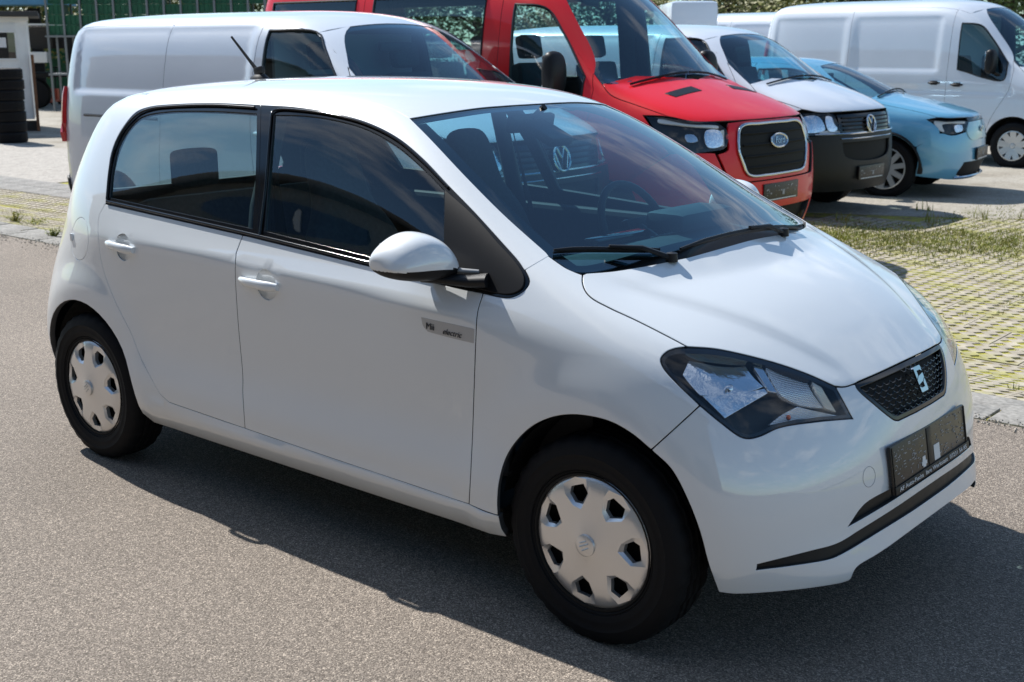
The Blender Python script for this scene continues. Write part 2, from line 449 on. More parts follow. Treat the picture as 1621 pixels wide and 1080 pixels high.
def mir(pts): return [Vector((p.x, -p.y, p.z)) for p in pts]
def halfclose(pts):
    """near-side half outline (from rear centre to front centre) completed by its mirror image"""
    pts = [p for p in pts if p.y < -.004]; return pts+mir(pts)[::-1]
def hclose(pts):
    pts = [p for p in pts if p.y < -.003]; return pts+mir(pts)[::-1]
def text(body, size, o, ex, ey, mat, parent, name='lettering', depth=.0006, shear=0.0, bold=0.0, align='CENTER', fit=None):
    """raised lettering in the plane (ex, ey) at o"""
    cu = bpy.data.curves.new(name, 'FONT'); cu.body = body; cu.size = size; cu.align_x = align; cu.align_y = 'CENTER'
    cu.extrude = depth; cu.shear = shear; cu.offset = bold
    ob = bpy.data.objects.new(name, cu); COL.objects.link(ob)
    dg = bpy.context.evaluated_depsgraph_get(); me = bpy.data.meshes.new_from_object(ob.evaluated_get(dg))
    bpy.data.objects.remove(ob)
    ex = Vector(ex).normalized(); ey = Vector(ey).normalized(); ez = ex.cross(ey).normalized()
    sx = 1.0
    if fit:
        xs_ = [v.co.x for v in me.vertices]; sx = fit/(max(xs_)-min(xs_))
    for v in me.vertices: v.co = Vector(o)+ex*v.co.x*sx+ey*v.co.y+ez*v.co.z
    me.materials.clear(); me.materials.append(mat); me.name = name
    return link(name, me, parent)
def tyre_mesh(rad=.292, w=.165, rim=.190, n=96):
    vs = []; hw = w/2
    pr = [(rim-.004, -hw*.78), (rim+.008, -hw*.92), (rim+.012, -hw*.90), (rim+.014, -hw*.96), (rim+.028, -hw*1.0), (rim+.031, -hw*1.012), (rim+.035, -hw*1.0), (rim+.052, -hw*1.03), (rim+.056, -hw*1.05), (rim+.060, -hw*1.03), (rad-.030, -hw*.99), (rad-.014, -hw*.90), (rad-.005, -hw*.78), (rad-.001, -hw*.62)]
    gro = []
    for c0 in (-.36, -.02, .34):
        gro += [(rad, hw*(c0-.09)), (rad-.007, hw*(c0-.06)), (rad-.007, hw*(c0+.06)), (rad, hw*(c0+.09))]
    pr = pr+gro+[(r_, -y) for r_, y in pr[::-1]]
    k = len(pr)
    for j in range(n):
        t = 2*math.pi*j/n; dt = 0
        for i, (r_, y) in enumerate(pr):
            rr = r_
            if r_ > rad-.0145 and r_ < rad+.1 and abs(y) < hw*.95: rr = r_-(.005 if j % 3 == 0 else 0)
            vs.append((rr*math.cos(t+y*.6), y, rr*math.sin(t+y*.6)))
    fs = [(j*k+i, j*k+i+1, ((j+1) % n)*k+i+1, ((j+1) % n)*k+i) for j in range(n) for i in range(k-1)]
    return vs, fs
def blob(rows, lvl=3, mats=None):
    """closed subdivision body from rings of points"""
    vs = [Vector(p) for r_ in rows for p in r_]; n = len(rows[0]); k = len(rows)
    fs = [(i*n+j, i*n+(j+1) % n, (i+1)*n+(j+1) % n, (i+1)*n+j) for i in range(k-1) for j in range(n)]
    fs += [tuple(range(n))[::-1], tuple((k-1)*n+j for j in range(n))]
    me = bpy.data.meshes.new('b'); me.from_pydata([tuple(v) for v in vs], [], fs); ob = bpy.data.objects.new('b', me); COL.objects.link(ob)
    md = ob.modifiers.new('s', 'SUBSURF'); md.levels = lvl; dg = bpy.context.evaluated_depsgraph_get(); em = ob.evaluated_get(dg).to_mesh()
    V = [v.co.copy() for v in em.vertices]; F = [tuple(p.vertices) for p in em.polygons]; ob.evaluated_get(dg).to_mesh_clear(); bpy.data.objects.remove(ob)
    return V, F
def ribmat(name, sx, amt, col=(.8, .81, .83)):
    mt = pbr(name, col, .20, .75); nt = mt.node_tree; b_ = nt.nodes['Principled BSDF']
    tcn = nt.nodes.new('ShaderNodeTexCoord'); w1 = nt.nodes.new('ShaderNodeTexWave'); w1.bands_direction = 'Z'; w1.inputs['Scale'].default_value = sx; w1.inputs['Distortion'].default_value = .6
    w2 = nt.nodes.new('ShaderNodeTexWave'); w2.bands_direction = 'Y'; w2.inputs['Scale'].default_value = sx*.8
    nt.links.new(tcn.outputs['Object'], w1.inputs['Vector']); nt.links.new(tcn.outputs['Object'], w2.inputs['Vector'])
    a_ = nt.nodes.new('ShaderNodeMath'); a_.operation = 'ADD'; nt.links.new(w1.outputs['Fac'], a_.inputs[0]); nt.links.new(w2.outputs['Fac'], a_.inputs[1])
    bp = nt.nodes.new('ShaderNodeBump'); bp.inputs['Strength'].default_value = amt; bp.inputs['Distance'].default_value = .002
    nt.links.new(a_.outputs[0], bp.inputs['Height']); nt.links.new(bp.outputs[0], b_.inputs['Normal']); return mt
M['chrome_rib'] = ribmat('chrome_rib', 90, .6); M['trim_rib'] = ribmat('trim_rib', 110, .5, (.75, .70, .60))
M['chrome_facet'] = pbr('chrome_facet', (.88, .89, .91), .05, .95, bump=(38, .45, .006))
# ------------------------------------------------------------------ the white hatchback's skin
# columns run rear centre -> rear corner -> along the side -> front corner -> front centre; nine rows from sill up
def net(cols, top, crease_rows=(), ncr=(3, 12), crease_top=()):
    """cols: list of columns of (x, w, z); top[i]: the inner points (between edge and centre) of roof/hood at side column ncr[0]+i"""
    verts = []; faces = []; cre = {}; nr = len(cols[0]); nc = len(cols)
    cid = []
    for c in cols:
        cid.append([len(verts)+k for k in range(nr)]); verts += c
    for c in range(nc-1):
        for k in range(nr-1): faces.append((cid[c][k], cid[c+1][k], cid[c+1][k+1], cid[c][k+1]))
    a, b = ncr; na = a                   # inner points across = a
    grid = []
    for i, c in enumerate(range(a, b+1)):
        if c == a: row = [cid[a-j][nr-1] for j in range(0, a+1)]
        elif c == b: row = [cid[b+j][nr-1] for j in range(0, a+1)]
        else:
            row = [cid[c][nr-1]]
            for p in top[i-1]: row.append(len(verts)); verts.append(p)
        grid.append(row)
    for i in range(len(grid)-1):
        for j in range(len(grid[0])-1): faces.append((grid[i][j], grid[i+1][j], grid[i+1][j+1], grid[i][j+1]))
    for (row, c0, c1, val) in crease_rows:
        for c in range(c0, c1): cre[(cid[c][row], cid[c+1][row])] = val
    for (i, val) in crease_top:
        for j in range(len(grid[0])-1): cre[(grid[i][j], grid[i][j+1])] = val
    return verts, faces, cre

def smooth(a, b, x):
    t = np.clip((x-a)/(b-a), 0, 1); return t*t*(3-2*t)
CX = dict(
 c0=[(-2.84,0,.22),(-2.94,0,.30),(-2.985,0,.42),(-2.985,0,.50),(-2.965,0,.66),(-2.90,0,.88),(-2.86,0,1.04),(-2.80,0,1.25),(-2.73,0,1.41)],
 c1=[(-2.83,.30,.22),(-2.93,.30,.30),(-2.975,.30,.42),(-2.975,.30,.50),(-2.955,.30,.66),(-2.89,.30,.88),(-2.85,.29,1.04),(-2.79,.27,1.25),(-2.72,.25,1.405)],
 c2=[(-2.80,.57,.22),(-2.89,.58,.30),(-2.93,.60,.42),(-2.93,.60,.50),(-2.91,.595,.66),(-2.84,.57,.88),(-2.80,.55,1.04),(-2.74,.50,1.23),(-2.68,.44,1.395)],
 c3=[(-2.71,.75,.22),(-2.77,.77,.30),(-2.80,.785,.42),(-2.80,.785,.50),(-2.785,.78,.66),(-2.665,.735,.88),(-2.66,.70,1.04),(-2.62,.64,1.21),(-2.56,.56,1.375)],
 c4=[(-2.45,.775,.22),(-2.46,.812,.30),(-2.47,.832,.42),(-2.47,.832,.50),(-2.46,.825,.66),(-2.44,.802,.90),(-2.42,.775,1.02),(-2.37,.685,1.21),(-2.27,.59,1.385)],
 c5=[(-2.0,.775,.20),(-2.0,.818,.275),(-2.0,.833,.395),(-2.0,.806,.49),(-2.0,.822,.68),(-2.0,.832,.91),(-2.0,.780,1.02),(-1.98,.705,1.21),(-1.95,.606,1.405)],
 c6=[(-1.5,.775,.20),(-1.5,.818,.275),(-1.5,.833,.395),(-1.5,.806,.49),(-1.5,.824,.68),(-1.5,.834,.895),(-1.5,.782,1.0),(-1.5,.708,1.21),(-1.5,.611,1.415)],
 c7=[(-1.05,.775,.20),(-1.05,.818,.275),(-1.05,.833,.395),(-1.05,.806,.49),(-1.05,.824,.68),(-1.05,.834,.88),(-1.05,.782,.98),(-1.06,.705,1.19),(-1.10,.612,1.39)],
 c8=[(-.65,.775,.20),(-.65,.818,.275),(-.65,.833,.395),(-.65,.806,.49),(-.65,.824,.67),(-.65,.832,.865),(-.66,.784,.955),(-.70,.715,1.14),(-.78,.615,1.305)],
 c9=[(-.32,.775,.20),(-.32,.818,.275),(-.32,.833,.395),(-.32,.806,.49),(-.32,.822,.66),(-.32,.825,.85),(-.33,.782,.92),(-.37,.735,1.02),(-.43,.655,1.11)],
 c10=[(.0,.775,.21),(.0,.805,.275),(.0,.822,.39),(.0,.818,.48),(.0,.820,.64),(.0,.805,.79),(-.01,.775,.855),(-.03,.735,.90),(-.06,.675,.935)],
 c11=[(.28,.765,.21),(.28,.79,.275),(.28,.80,.38),(.28,.802,.47),(.27,.795,.60),(.25,.765,.725),(.24,.735,.77),(.23,.70,.805),(.22,.655,.83)],
 c12=[(.455,.67,.20),(.465,.685,.27),(.475,.685,.37),(.47,.685,.45),(.45,.67,.56),(.42,.63,.66),(.405,.605,.70),(.39,.58,.73),(.37,.55,.748)],
 c13=[(.565,.48,.20),(.60,.485,.235),(.558,.47,.33),(.56,.47,.45),(.535,.455,.555),(.505,.42,.635),(.49,.40,.675),(.475,.385,.703),(.455,.37,.727)],
 c14=[(.60,.25,.20),(.632,.25,.235),(.60,.24,.33),(.60,.24,.45),(.575,.23,.555),(.55,.21,.63),(.535,.20,.665),(.52,.195,.69),(.50,.19,.715)],
 c15=[(.605,0,.20),(.637,0,.235),(.61,0,.33),(.61,0,.45),(.585,0,.555),(.562,0,.63),(.55,0,.665),(.535,0,.69),(.515,0,.715)],
)
top = [  # from column 4 (rear) to 11 (bonnet front): three inner points each, edge -> centre
 [(-2.34,.45,1.42),(-2.39,.24,1.44),(-2.40,0,1.445)],
 [(-1.97,.45,1.445),(-1.98,.24,1.462),(-1.98,0,1.467)],
 [(-1.5,.46,1.452),(-1.5,.24,1.47),(-1.5,0,1.475)],
 [(-1.02,.47,1.43),(-.99,.24,1.44),(-.98,0,1.443)],
 [(-.68,.46,1.305),(-.60,.24,1.31),(-.57,0,1.31)],
 [(-.30,.49,1.105),(-.20,.26,1.11),(-.17,0,1.11)],
 [(.0,.49,.94),(.07,.26,.945),(.10,0,.945)],
 [(.24,.45,.862),(.27,.24,.876),(.28,0,.880)],
]
def car_warp(V):
    V = V.copy(); x, y, z = V[:, 0], V[:, 1], V[:, 2]; w = np.abs(y); s = np.sign(y)
    d = np.zeros(len(V))
    for cx, amp in ((0.0, .011), (-2.417, .013)):
        r = np.hypot(x-cx, z-.30)
        d += amp*(1-smooth(.37, .50, r))*(w > .6)*smooth(.15, .3, z)
        pass
    zd = .292+(-x-.435)*.0175
    d += .011*(1-smooth(zd-.006, zd+.010, z))*smooth(.19, .24, z)*smooth(-2.08, -1.98, x)*(1-smooth(-.36, -.30, x))*(w > .6)
    V[:, 1] = y+s*d
    wc = np.interp(x, [-.2, .0, .45], [.62, .56, .30])
    V[:, 2] = z+.009*(1-smooth(wc-.03, wc+.02, w))*smooth(-.14, -.02, x)*(1-smooth(.36, .52, x))*(z > .68)
    return V
cols = [CX['c%d' % i] for i in range(16)]
v_, f_, c_ = net(cols, top, crease_rows=[(5, 4, 9, .95)], ncr=(3, 12), crease_top=[(7, .9)])
SK = Skin(v_, f_, c_, 4, car_warp)
# ------------------------------------------------------------------ white hatchback in front
car = thing('parked_car', 'small white five-door electric hatchback with silver wheel covers, in front on the asphalt', 'car', (0, 0, 0))
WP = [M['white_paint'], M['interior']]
def px(pts, step=6, closed=False): return [SK.pix(a, b) for a, b in spl(pts, closed, step)]
def on(x, w, z): return SK.near((x, -w, z))[0]
SIDE = Dir((0, .85, -.5)); SIDEF = Dir((-.18, .85, -.45)); TOPV = Dir((-.15, 0, -1), up=(1, 0, 0)); NOSE = Cyl(-.35, .9, 1)
# shared seams, from the photograph's near side
DLO_TOP = [(830.6, 427), (822, 414), (792, 380), (751, 335), (710, 293), (669, 250), (628.6, 217), (580, 193), (527, 179), (466, 169.5), (417, 166.5), (338, 163), (271, 165), (238, 168.5), (215.5, 177), (196, 199), (182, 224), (174, 249), (171, 277), (167, 321)]
RDOOR_REAR = [(166, 323), (156, 344), (157, 393), (164, 430), (182.6, 479), (207, 528), (223, 568.5), (239.6, 601), (254, 625), (268, 638)]
DOOR_BOT = [(268, 638), (387.5, 679), (513, 722), (640, 764.5), (742, 799)]
BSEAM = [(384, 372.6), (373.5, 401, 'c'), (372, 426), (376, 503), (384, 597), (384, 621.5), (387.5, 679)]
FSEAM = [(764.4, 464), (755.5, 495), (752.8, 536.7), (750.8, 592), (747, 700), (742, 799)]
BELT = [(166, 323), (384.7, 372.4), (585, 421.7), (715, 454), (764.4, 464)]
TIP = [(764.4, 464), (790, 470), (807, 471), (822.7, 465), (835, 454), (838, 445), (830.6, 427)]
ARCH_R = [(244, 648), (231.5, 621.5), (219, 577), (203, 536), (178.5, 503), (158, 483), (138, 469), (117, 465), (101, 471), (89, 485), (84, 503), (84, 532), (89, 560), (93, 570)]
HOOD_SIDE = [(922.8, 435), (922, 445), (926, 459), (936, 471), (964, 486.7), (1005.6, 506), (1061, 534), (1088, 548.5)]
LAMP_TOP = [(1088, 548.5), (1131, 551.6), (1178, 561), (1234, 576), (1281, 592.6), (1322, 611)]
ARCH_F = [(1030.5, 712.5), (1000.7, 687.6), (968, 669), (935.6, 660), (903, 657), (874.4, 661), (846, 673), (821.5, 693.7), (801, 724), (789.7, 763), (787, 795), (788, 817)]
ARCH_FB = [(1137, 938), (1121, 893), (1106.7, 840), (1086, 787), (1061.9, 742.6), (1030.5, 712.5)]
def arch3(cx, w, r, a0, a1, cz=.285):
    out = []
    for k in range(29):
        t = R(a0+(a1-a0)*k/28); out.append(SK.near((cx+r*math.cos(t), -w, cz+r*math.sin(t)))[0])
    return out
# side frame: A pillar, roof rail, rear quarter, sill
fl = []
for p in px([(868, 405), (830.6, 427)]): fl.append(p)
fl += px(DLO_TOP)[1:]; fl += px(RDOOR_REAR)[1:]; fl += px(DOOR_BOT); fl += px([(742, 799), (765, 810), (788, 817.5)])[1:]
fl += px([(788, 817.5), (793, 838), (798, 846)])[1:]
sb = [SK.near((x, -.776, .232))[0] for x in np.linspace(-.30, -2.02, 30)]
fl += sb
rear_arch = arch3(-2.417, .83, .352, -8, 196)
fl += rear_arch
fl += [on(-2.70, .78, z) for z in (.24, .30, .40, .5)] if False else []
RB = [on(-2.795, .78, .235), on(-2.80, .78, .30), on(-2.81, .78, .40), on(-2.81, .78, .5), on(-2.79, .77, .64), on(-2.72, .76, .76), on(-2.64, .75, .88), on(-2.59, .73, 1.0), on(-2.55, .68, 1.1), on(-2.54, .64, 1.2), on(-2.50, .59, 1.28), on(-2.44, .545, 1.345), on(-2.36, .50, 1.395)]
rb3 = [Vector(p) for p in spl([tuple(p) for p in RB], False, .02)]
fl += [on(-2.795, .78, .235)] + rb3[1:]
RAIL = [tuple(on(x, w, 1.45)) for x, w in ((-2.36, .50), (-2.1, .515), (-1.8, .525), (-1.5, .53), (-1.2, .53), (-1.0, .53))]
rail3 = [Vector(p) for p in spl(RAIL+[tuple(SK.pix(648, 187))], False, .02)]
fl += rail3[1:]
WS_SIDE = [(648, 187), (679.5, 218.7), (739, 282), (798, 341), (868, 403.5)]
ws_side = px(WS_SIDE)
fl += ws_side[1:-1]
flap_c = SK.pix(125.5, 378)
def ring3(c, r, n=28, sx=1.0):
    cc, nn = SK.near(c); a = nn.cross(Vector((0, 0, 1))).normalized(); b = a.cross(nn)
    return [SK.near(cc+a*math.cos(2*math.pi*k/n)*r*sx+b*math.sin(2*math.pi*k/n)*r)[0] for k in range(n)]
flap = ring3(flap_c, .083, 32)
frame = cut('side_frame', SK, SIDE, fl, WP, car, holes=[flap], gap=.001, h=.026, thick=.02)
ff = cut('fuel_flap', SK, SIDE, flap, WP, car, gap=.006, thick=.006)
b = MB(); p0, n0 = SK.near(flap_c+Vector((-.07, 0, 0))); b.box(p0+n0*.003, (.016, .008, .03), bev=.003); b.build('flap_grip', M['white_paint'], ff, 40)
# doors
def hcirc(cx_, cy_, r): return ring3(SK.pix(cx_, cy_), r, 26)
rh = hcirc(194, 391, .052); fh = hcirc(421, 451, .052)
rd = px(RDOOR_REAR)+px(DOOR_BOT[:2])[1:]+px(BSEAM)[::-1][1:]+px([(384.7, 372.4), (275, 347.5), (166, 323)])[1:-1]
fd = px(BSEAM)+px(DOOR_BOT[1:])[1:]+px(FSEAM)[::-1][1:]+px(BELT[1:])[::-1][1:-1]
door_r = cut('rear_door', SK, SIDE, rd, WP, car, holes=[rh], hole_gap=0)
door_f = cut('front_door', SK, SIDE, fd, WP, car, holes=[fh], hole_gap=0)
def handle(ring, a, b_, door):
    c = sum(ring, Vector())/len(ring); r0 = (ring[0]-c).length
    cut('handle_recess', SK, SIDE, ring, M['white_paint'], door, gap=0, h=.008, rim=False, bulge=lambda p: -.022*max(0, 1-((p-c).length/r0)**2)**.6)
    pa, pb = SK.pix(*a), SK.pix(*b_); n = SK.near(c)[1]; d = (pb-pa); mb = MB()
    m3 = Matrix((d.normalized(), n, d.normalized().cross(n))).transposed()
    bm = bmesh.new(); bmesh.ops.create_cube(bm, size=1.0); bmesh.ops.subdivide_edges(bm, edges=list(bm.edges), cuts=6, use_grid_fill=True)
    for v in bm.verts:
        q = v.co*2; L = (abs(q.x)**6+abs(q.y)**2.6+abs(q.z)**2.6)**.0
        u = q.x; s_ = (1-.25*(1-u)/2)*(1-abs(u)**8*.35)
        yy, zz = q.y, q.z; mm = max(abs(yy), abs(zz), 1e-6); rr = math.hypot(yy, zz)
        yy, zz = yy*mm/rr if rr else 0, zz*mm/rr if rr else 0
        v.co = Vector((u*d.length/2, (yy*.0105+.020*(1-(u)**4)*.75)*1, zz*.0175*s_))
    vs = [(pa+pb)/2+m3 @ v.co+n*.004 for v in bm.verts]; bm.verts.index_update()
    mb.add(vs, [tuple(v.index for v in f.verts) for f in bm.faces]); bm.free()
    h_ = mb.build('door_handle', M['white_paint'], door, 60)
handle(rh, (171, 384), (213, 396.5), door_r); handle(fh, (382, 441.5), (441, 455), door_f)
# black window surround and panes
fg = px([(433, 181, 'c'), (480, 182), (527, 188.5), (580, 203.5), (628, 230), (669, 265), (703, 300, 'c'), (701, 436, 'c'), (585, 407), (417, 366, 'c'), (422, 300), (427, 240)], 6, True)
rg = px([(406, 179, 'c'), (338, 175), (262, 176), (224, 184), (204, 201), (188, 229), (178, 262), (174, 290), (172, 313, 'c'), (290, 339), (399, 362.5, 'c'), (403, 300), (405, 240)], 6, True)
tf = px([(412.5, 166.5, 'c')]+[(466, 169.5), (527, 179), (580, 193), (628.6, 217), (669, 250), (710, 293), (751, 335), (792, 380), (822, 414), (830.6, 427), (838, 445), (835, 454), (822.7, 465), (807, 471), (790, 470), (764.4, 464), (715, 454), (585, 421.7), (408, 377.8, 'c'), (410, 270)], 6, True)
tr = px([(412.5, 166.5, 'c'), (338, 163), (271, 165), (238, 168.5), (215.5, 177), (196, 199), (182, 224), (174, 249), (171, 277), (166, 323, 'c'), (275, 347.5), (384.7, 372.4), (408, 377.8, 'c'), (410, 270)], 6, True)
trf = cut('window_surround', SK, SIDE, tf, [M['black_gloss'], M['interior']], car, holes=[fg], gap=.003, hole_gap=0, off=-.002)
trr = cut('window_surround', SK, SIDE, tr, [M['black_gloss'], M['interior']], car, holes=[rg], gap=.003, hole_gap=0, off=-.002)
gf = cut('side_window', SK, SIDE, fg, M['glass_tint'], car, gap=0, off=-.006, rim=False)
gr_ = cut('side_window', SK, SIDE, rg, M['glass_tint'], car, gap=0, off=-.006, rim=False)
# waist strip and rubber edges
def strip_on(name, pts, rad, mat, parent, off=.002, flat=1.0, n=8):
    q = []
    for p in pts:
        l, nn = SK.near(p); q.append(l+nn*off)
    mb = MB(); mb.tube(q, rad, n, flat=flat); return mb.build(name, mat, parent, 50)
waist = strip_on('waist_strip', px([(170, 319), (275, 343), (384.7, 368), (585, 416.5), (700, 445)], 10), .0055, M['black_gloss'], car, .002)
upseal = strip_on('window_seal', px([(412, 375), (421, 300), (429, 200), (432, 178), (440, 174.5), (480, 176), (527, 183), (580, 197.5), (628.6, 222), (669, 256), (710, 298)], 6), .004, M['satin_chrome'] if False else M['black_gloss'], car, .003)
rseal = strip_on('window_seal', px([(170, 316), (175, 266), (184, 229), (200, 201), (220, 181), (240, 173), (271, 169.5), (338, 167.5), (404, 171)], 6), .0045, M['seal'], car, .003)
sail = cut('mirror_base', SK, SIDE, px([(705, 302, 'c'), (751, 343), (790, 387), (818, 418), (830, 440), (827, 456), (815, 464), (800, 466), (764.4, 459), (703, 444, 'c')], 6, True), M['sail_black'], car, gap=.002, off=.004, thick=.004, back=False)
# front wing
wing = px([(830.6, 427), (868, 404.5)])+px([(868, 404.5), (880, 413), (896.6, 424), (912, 431), (922.8, 435)])[1:]+px(HOOD_SIDE)[1:]+px([(1088, 548.5), (1068, 551.5), (1055, 557), (1046, 568), (1050, 582), (1070, 605.5), (1108, 642)])[1:]+px([(1108, 642), (1072, 675), (1030.5, 712.5)])[1:]+px(ARCH_F)[1:]+px([(788, 817), (765, 809), (742, 799)])[1:]+px(FSEAM)[::-1][1:]+px(TIP)[1:-1]
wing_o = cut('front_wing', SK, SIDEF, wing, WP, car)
# bonnet
near_edge = px([(927.8, 432.5), (922.8, 435)])+px(HOOD_SIDE)[1:]+px(LAMP_TOP)[1:]+px([(1322, 611), (1338, 612), (1354, 607)])[1:]
front = px([(1354, 606), (1390, 590.5), (1424, 574.5)])[1:]
back = px([(1090, 407), (1040, 417.5), (975.6, 428.5), (950, 431), (927.8, 432.5)])
hood = halfclose(back[:-1]+near_edge+front)
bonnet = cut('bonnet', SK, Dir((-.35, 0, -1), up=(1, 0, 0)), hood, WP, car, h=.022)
# roof, windscreen
roofp = halfclose([Vector((-.895, -.02, 1.4)), ]+px([(812, 166.3), (760, 170), (700, 178.5), (648, 187)])[:]+rail3[::-1][1:])
roofp = halfclose(px([(806, 166.3), (760, 170), (700, 178.5), (648, 187)])+rail3[::-1][1:]+[on(-2.50, .45, 1.395), on(-2.56, .3, 1.40), on(-2.585, .1, 1.41)])
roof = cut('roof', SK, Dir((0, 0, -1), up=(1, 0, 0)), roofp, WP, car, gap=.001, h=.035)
wsp = halfclose(px([(1080, 393), (1040, 404), (980, 421), (935, 430), (905, 428), (890, 419), (868, 404.5)])+ws_side[::-1][1:]+px([(648, 187), (700, 178.5), (760, 170), (806, 166.3)])[1:])
WSD = Dir((-.62, 0, -.78), up=(1, 0, 0))
scr = cut('windscreen', SK, WSD, wsp, M['glass_shield'], car, gap=.004, off=-.004, rim=False)
# black printed border of the windscreen
c3 = sum(wsp, Vector())/len(wsp)
q2 = [WSD.to(p) for p in wsp]; q2 = q2 if area2(q2) > 0 else q2[::-1]; q2 = clean(q2, .004)
inn = inset(q2, .035)
inn3 = [SK.ray(*WSD.ray(*p))[0] for p in clean(inn, .006)]
bord = cut('windscreen_border', SK, WSD, wsp, M['black_gloss'], scr, holes=[inn3], gap=.004, hole_gap=0, off=-.0075, rim=False)
# cowl between bonnet and windscreen
cow = halfclose(px([(1085, 404), (1040, 415), (980, 426), (930, 434), (912, 431), (896, 425), (880, 414)])+px([(880, 414), (905, 418), (935, 419), (980, 408), (1040, 391), (1075, 382)])[1:])
cut('cowl', SK, WSD, cow, M['black_plastic'], car, gap=.002, off=-.016, thick=.03, rim=False)
b = MB()
for sgn in (-1, 1): b.box((-.10, sgn*.52, .88), (.10, .06, .05), bev=.01)
b.box((-.04, 0, .87), (.14, 1.0, .05), bev=.01); b.build('scuttle', M['black_matte'], car)
# headlamp outline, grille, bumper
LAMP = [(1090, 549.5, 'c'), (1131, 551.6), (1178, 561), (1234, 576), (1281, 592.6), (1323, 612, 'c'), (1350, 662.5, 'c'), (1293, 667.6), (1234, 677), (1205, 690), (1187, 694.5), (1173, 692), (1140.6, 669), (1108, 642), (1070, 605.5), (1050, 582), (1046, 568), (1055, 557), (1068, 551.5)]
lamp3 = px(LAMP, 6, True)
GR_L = [(1354, 606.5, 'c'), (1356, 614), (1384, 640), (1412, 662.5), (1417.5, 665.5), (1423, 665.8)]
gl = px(GR_L, 5); gtop = px([(1420.5, 576.5), (1388, 591.5), (1354, 606.5)], 5)
GB = SK.pix(1451, 652)    # lower edge nearly at the centre
grille3 = hclose(gtop+gl[1:]+px([(1423, 665.8), (1451, 652.5)], 5)[1:])
lampe = px([(1108, 642), (1140.6, 669), (1173, 692), (1187, 694.5), (1205, 690), (1234, 677), (1293, 667.6), (1350, 662.5)])+px([(1350, 662.5), (1323, 612)])[1:]+px([(1323, 612), (1338, 612), (1354, 606.5)])[1:]
bot = px([(1137, 938), (1160, 941), (1220, 938.5), (1290, 931), (1338, 922), (1347, 917), (1353, 904), (1360, 896), (1385, 881), (1408, 866)])
barch = px(ARCH_FB)[::-1]
bump_o = [p for p in (px([(1424, 665.5), (1451, 652.5)])[::-1]+gl[::-1]+lampe[::-1][1:]+px([(1108, 642), (1072, 675), (1030.5, 712.5)])[1:]+barch[1:]+bot[1:])]
bump_o = hclose(bump_o)
s1 = hclose(px([(1446, 747), (1425, 765), (1404, 776.5), (1384, 787), (1370.6, 796), (1359.4, 808), (1350, 822), (1340, 837, 'c'), (1372, 819), (1410, 796), (1449, 770.5)][::1], 5))
s2 = hclose(px([(1459, 775), (1418, 803), (1362, 838), (1326, 859.4), (1279, 872.5), (1198, 893, 'c'), (1196, 904.4, 'c'), (1251, 897.5), (1315, 886.4), (1334.4, 878), (1390, 844.7), (1445.6, 810), (1466, 796)], 5))
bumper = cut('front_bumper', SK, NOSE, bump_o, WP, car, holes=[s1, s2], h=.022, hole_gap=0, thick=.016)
cut('lower_intake', SK, NOSE, s1, M['black_plastic'], bumper, gap=0, off=-.014, rim=False, h=.02)
cut('spoiler_slot', SK, NOSE, s2, M['black_plastic'], bumper, gap=0, off=-.010, rim=False, h=.02)
tow = ring3(SK.pix(1376, 755), .027, 24)
strip_on('tow_cover_joint', tow+[tow[0]], .0007, M['print_grey'], bumper, .0002, n=5)
# grille: dark frame, honeycomb and emblem
grl = cut('grille', SK, NOSE, grille3, M['black_matte'], car, gap=.004, off=-.022, rim=False, h=.02)
gc = sum(grille3, Vector())/len(grille3)
P2 = [NOSE.to(p) for p in grille3]; P2 = P2 if area2(P2) > 0 else P2[::-1]; P2 = clean(P2, .002)
fr_in = inset(P2, .011)
fr3 = [SK.ray(*NOSE.ray(*p))[0] for p in fr_in]
cut('grille_frame', SK, NOSE, grille3, M['black_gloss'], grl, holes=[fr3], gap=.005, hole_gap=0, off=-.001, thick=.02, back=False, h=.02)
hb = MB(); u0 = -.30; rw = .0135; cw = .034
xs = [p[0] for p in P2]; ys = [p[1] for p in P2]
FA = np.array(fr_in)
def ng(u, v, off):
    l, n = SK.ray(*NOSE.ray(u, v)); return l+n*off
j = 0; v = min(ys)
while v < max(ys):
    k = -14
    while k < 15:
        u = k*cw+(cw/2 if j % 2 else 0)
        seg = [(u-cw*.5, v), (u-cw*.17, v+rw*.0), (u+cw*.17, v+rw), (u+cw*.5, v+rw)] if False else [(u-cw*.5, v+rw*.5), (u-cw*.2, v), (u+cw*.2, v), (u+cw*.5, v+rw*.5)]
        ok = inpoly(fr_in, np.array([q[0] for q in seg]), np.array([q[1] for q in seg]))
        if ok.all(): hb.tube([ng(a, c, -.007) for a, c in seg], .0016, 4)
        k += 1
    v += rw; j += 1
hb.build('honeycomb', M['black_gloss'], grl, 50)
# emblem (S shaped, chrome)
ec = SK.pix(1440, 607); el, en = SK.near(ec); el = SK.near((ec.x, 0, ec.z))[0]; en = SK.near(el)[1]
ex = Vector((0, 1, 0)); ey = en.cross(ex).normalized(); ey = ey if ey.z > 0 else -ey
hS = .0; eb = MB()
upper = [(-.030, .043), (.026, .043), (.031, .038), (.031, .020), (.020, .024), (.020, .012), (.031, .004), (.031, -.004), (.006, .012), (.006, .022), (-.008, .024), (-.012, .020), (-.012, .012), (-.030, .022)]
S1 = [(-.031, .040), (-.027, .045), (.027, .045), (.031, .040), (.031, .023), (.016, .030), (-.012, .030), (-.012, .014), (-.031, .003)]
S2 = [(.031, -.040), (.027, -.045), (-.027, -.045), (-.031, -.040), (-.031, -.023), (-.016, -.030), (.012, -.030), (.012, -.014), (.031, -.003)]
S3 = [(-.031, -.001), (-.012, .010), (.031, .017), (.031, .001), (.012, -.010), (-.031, -.017)]
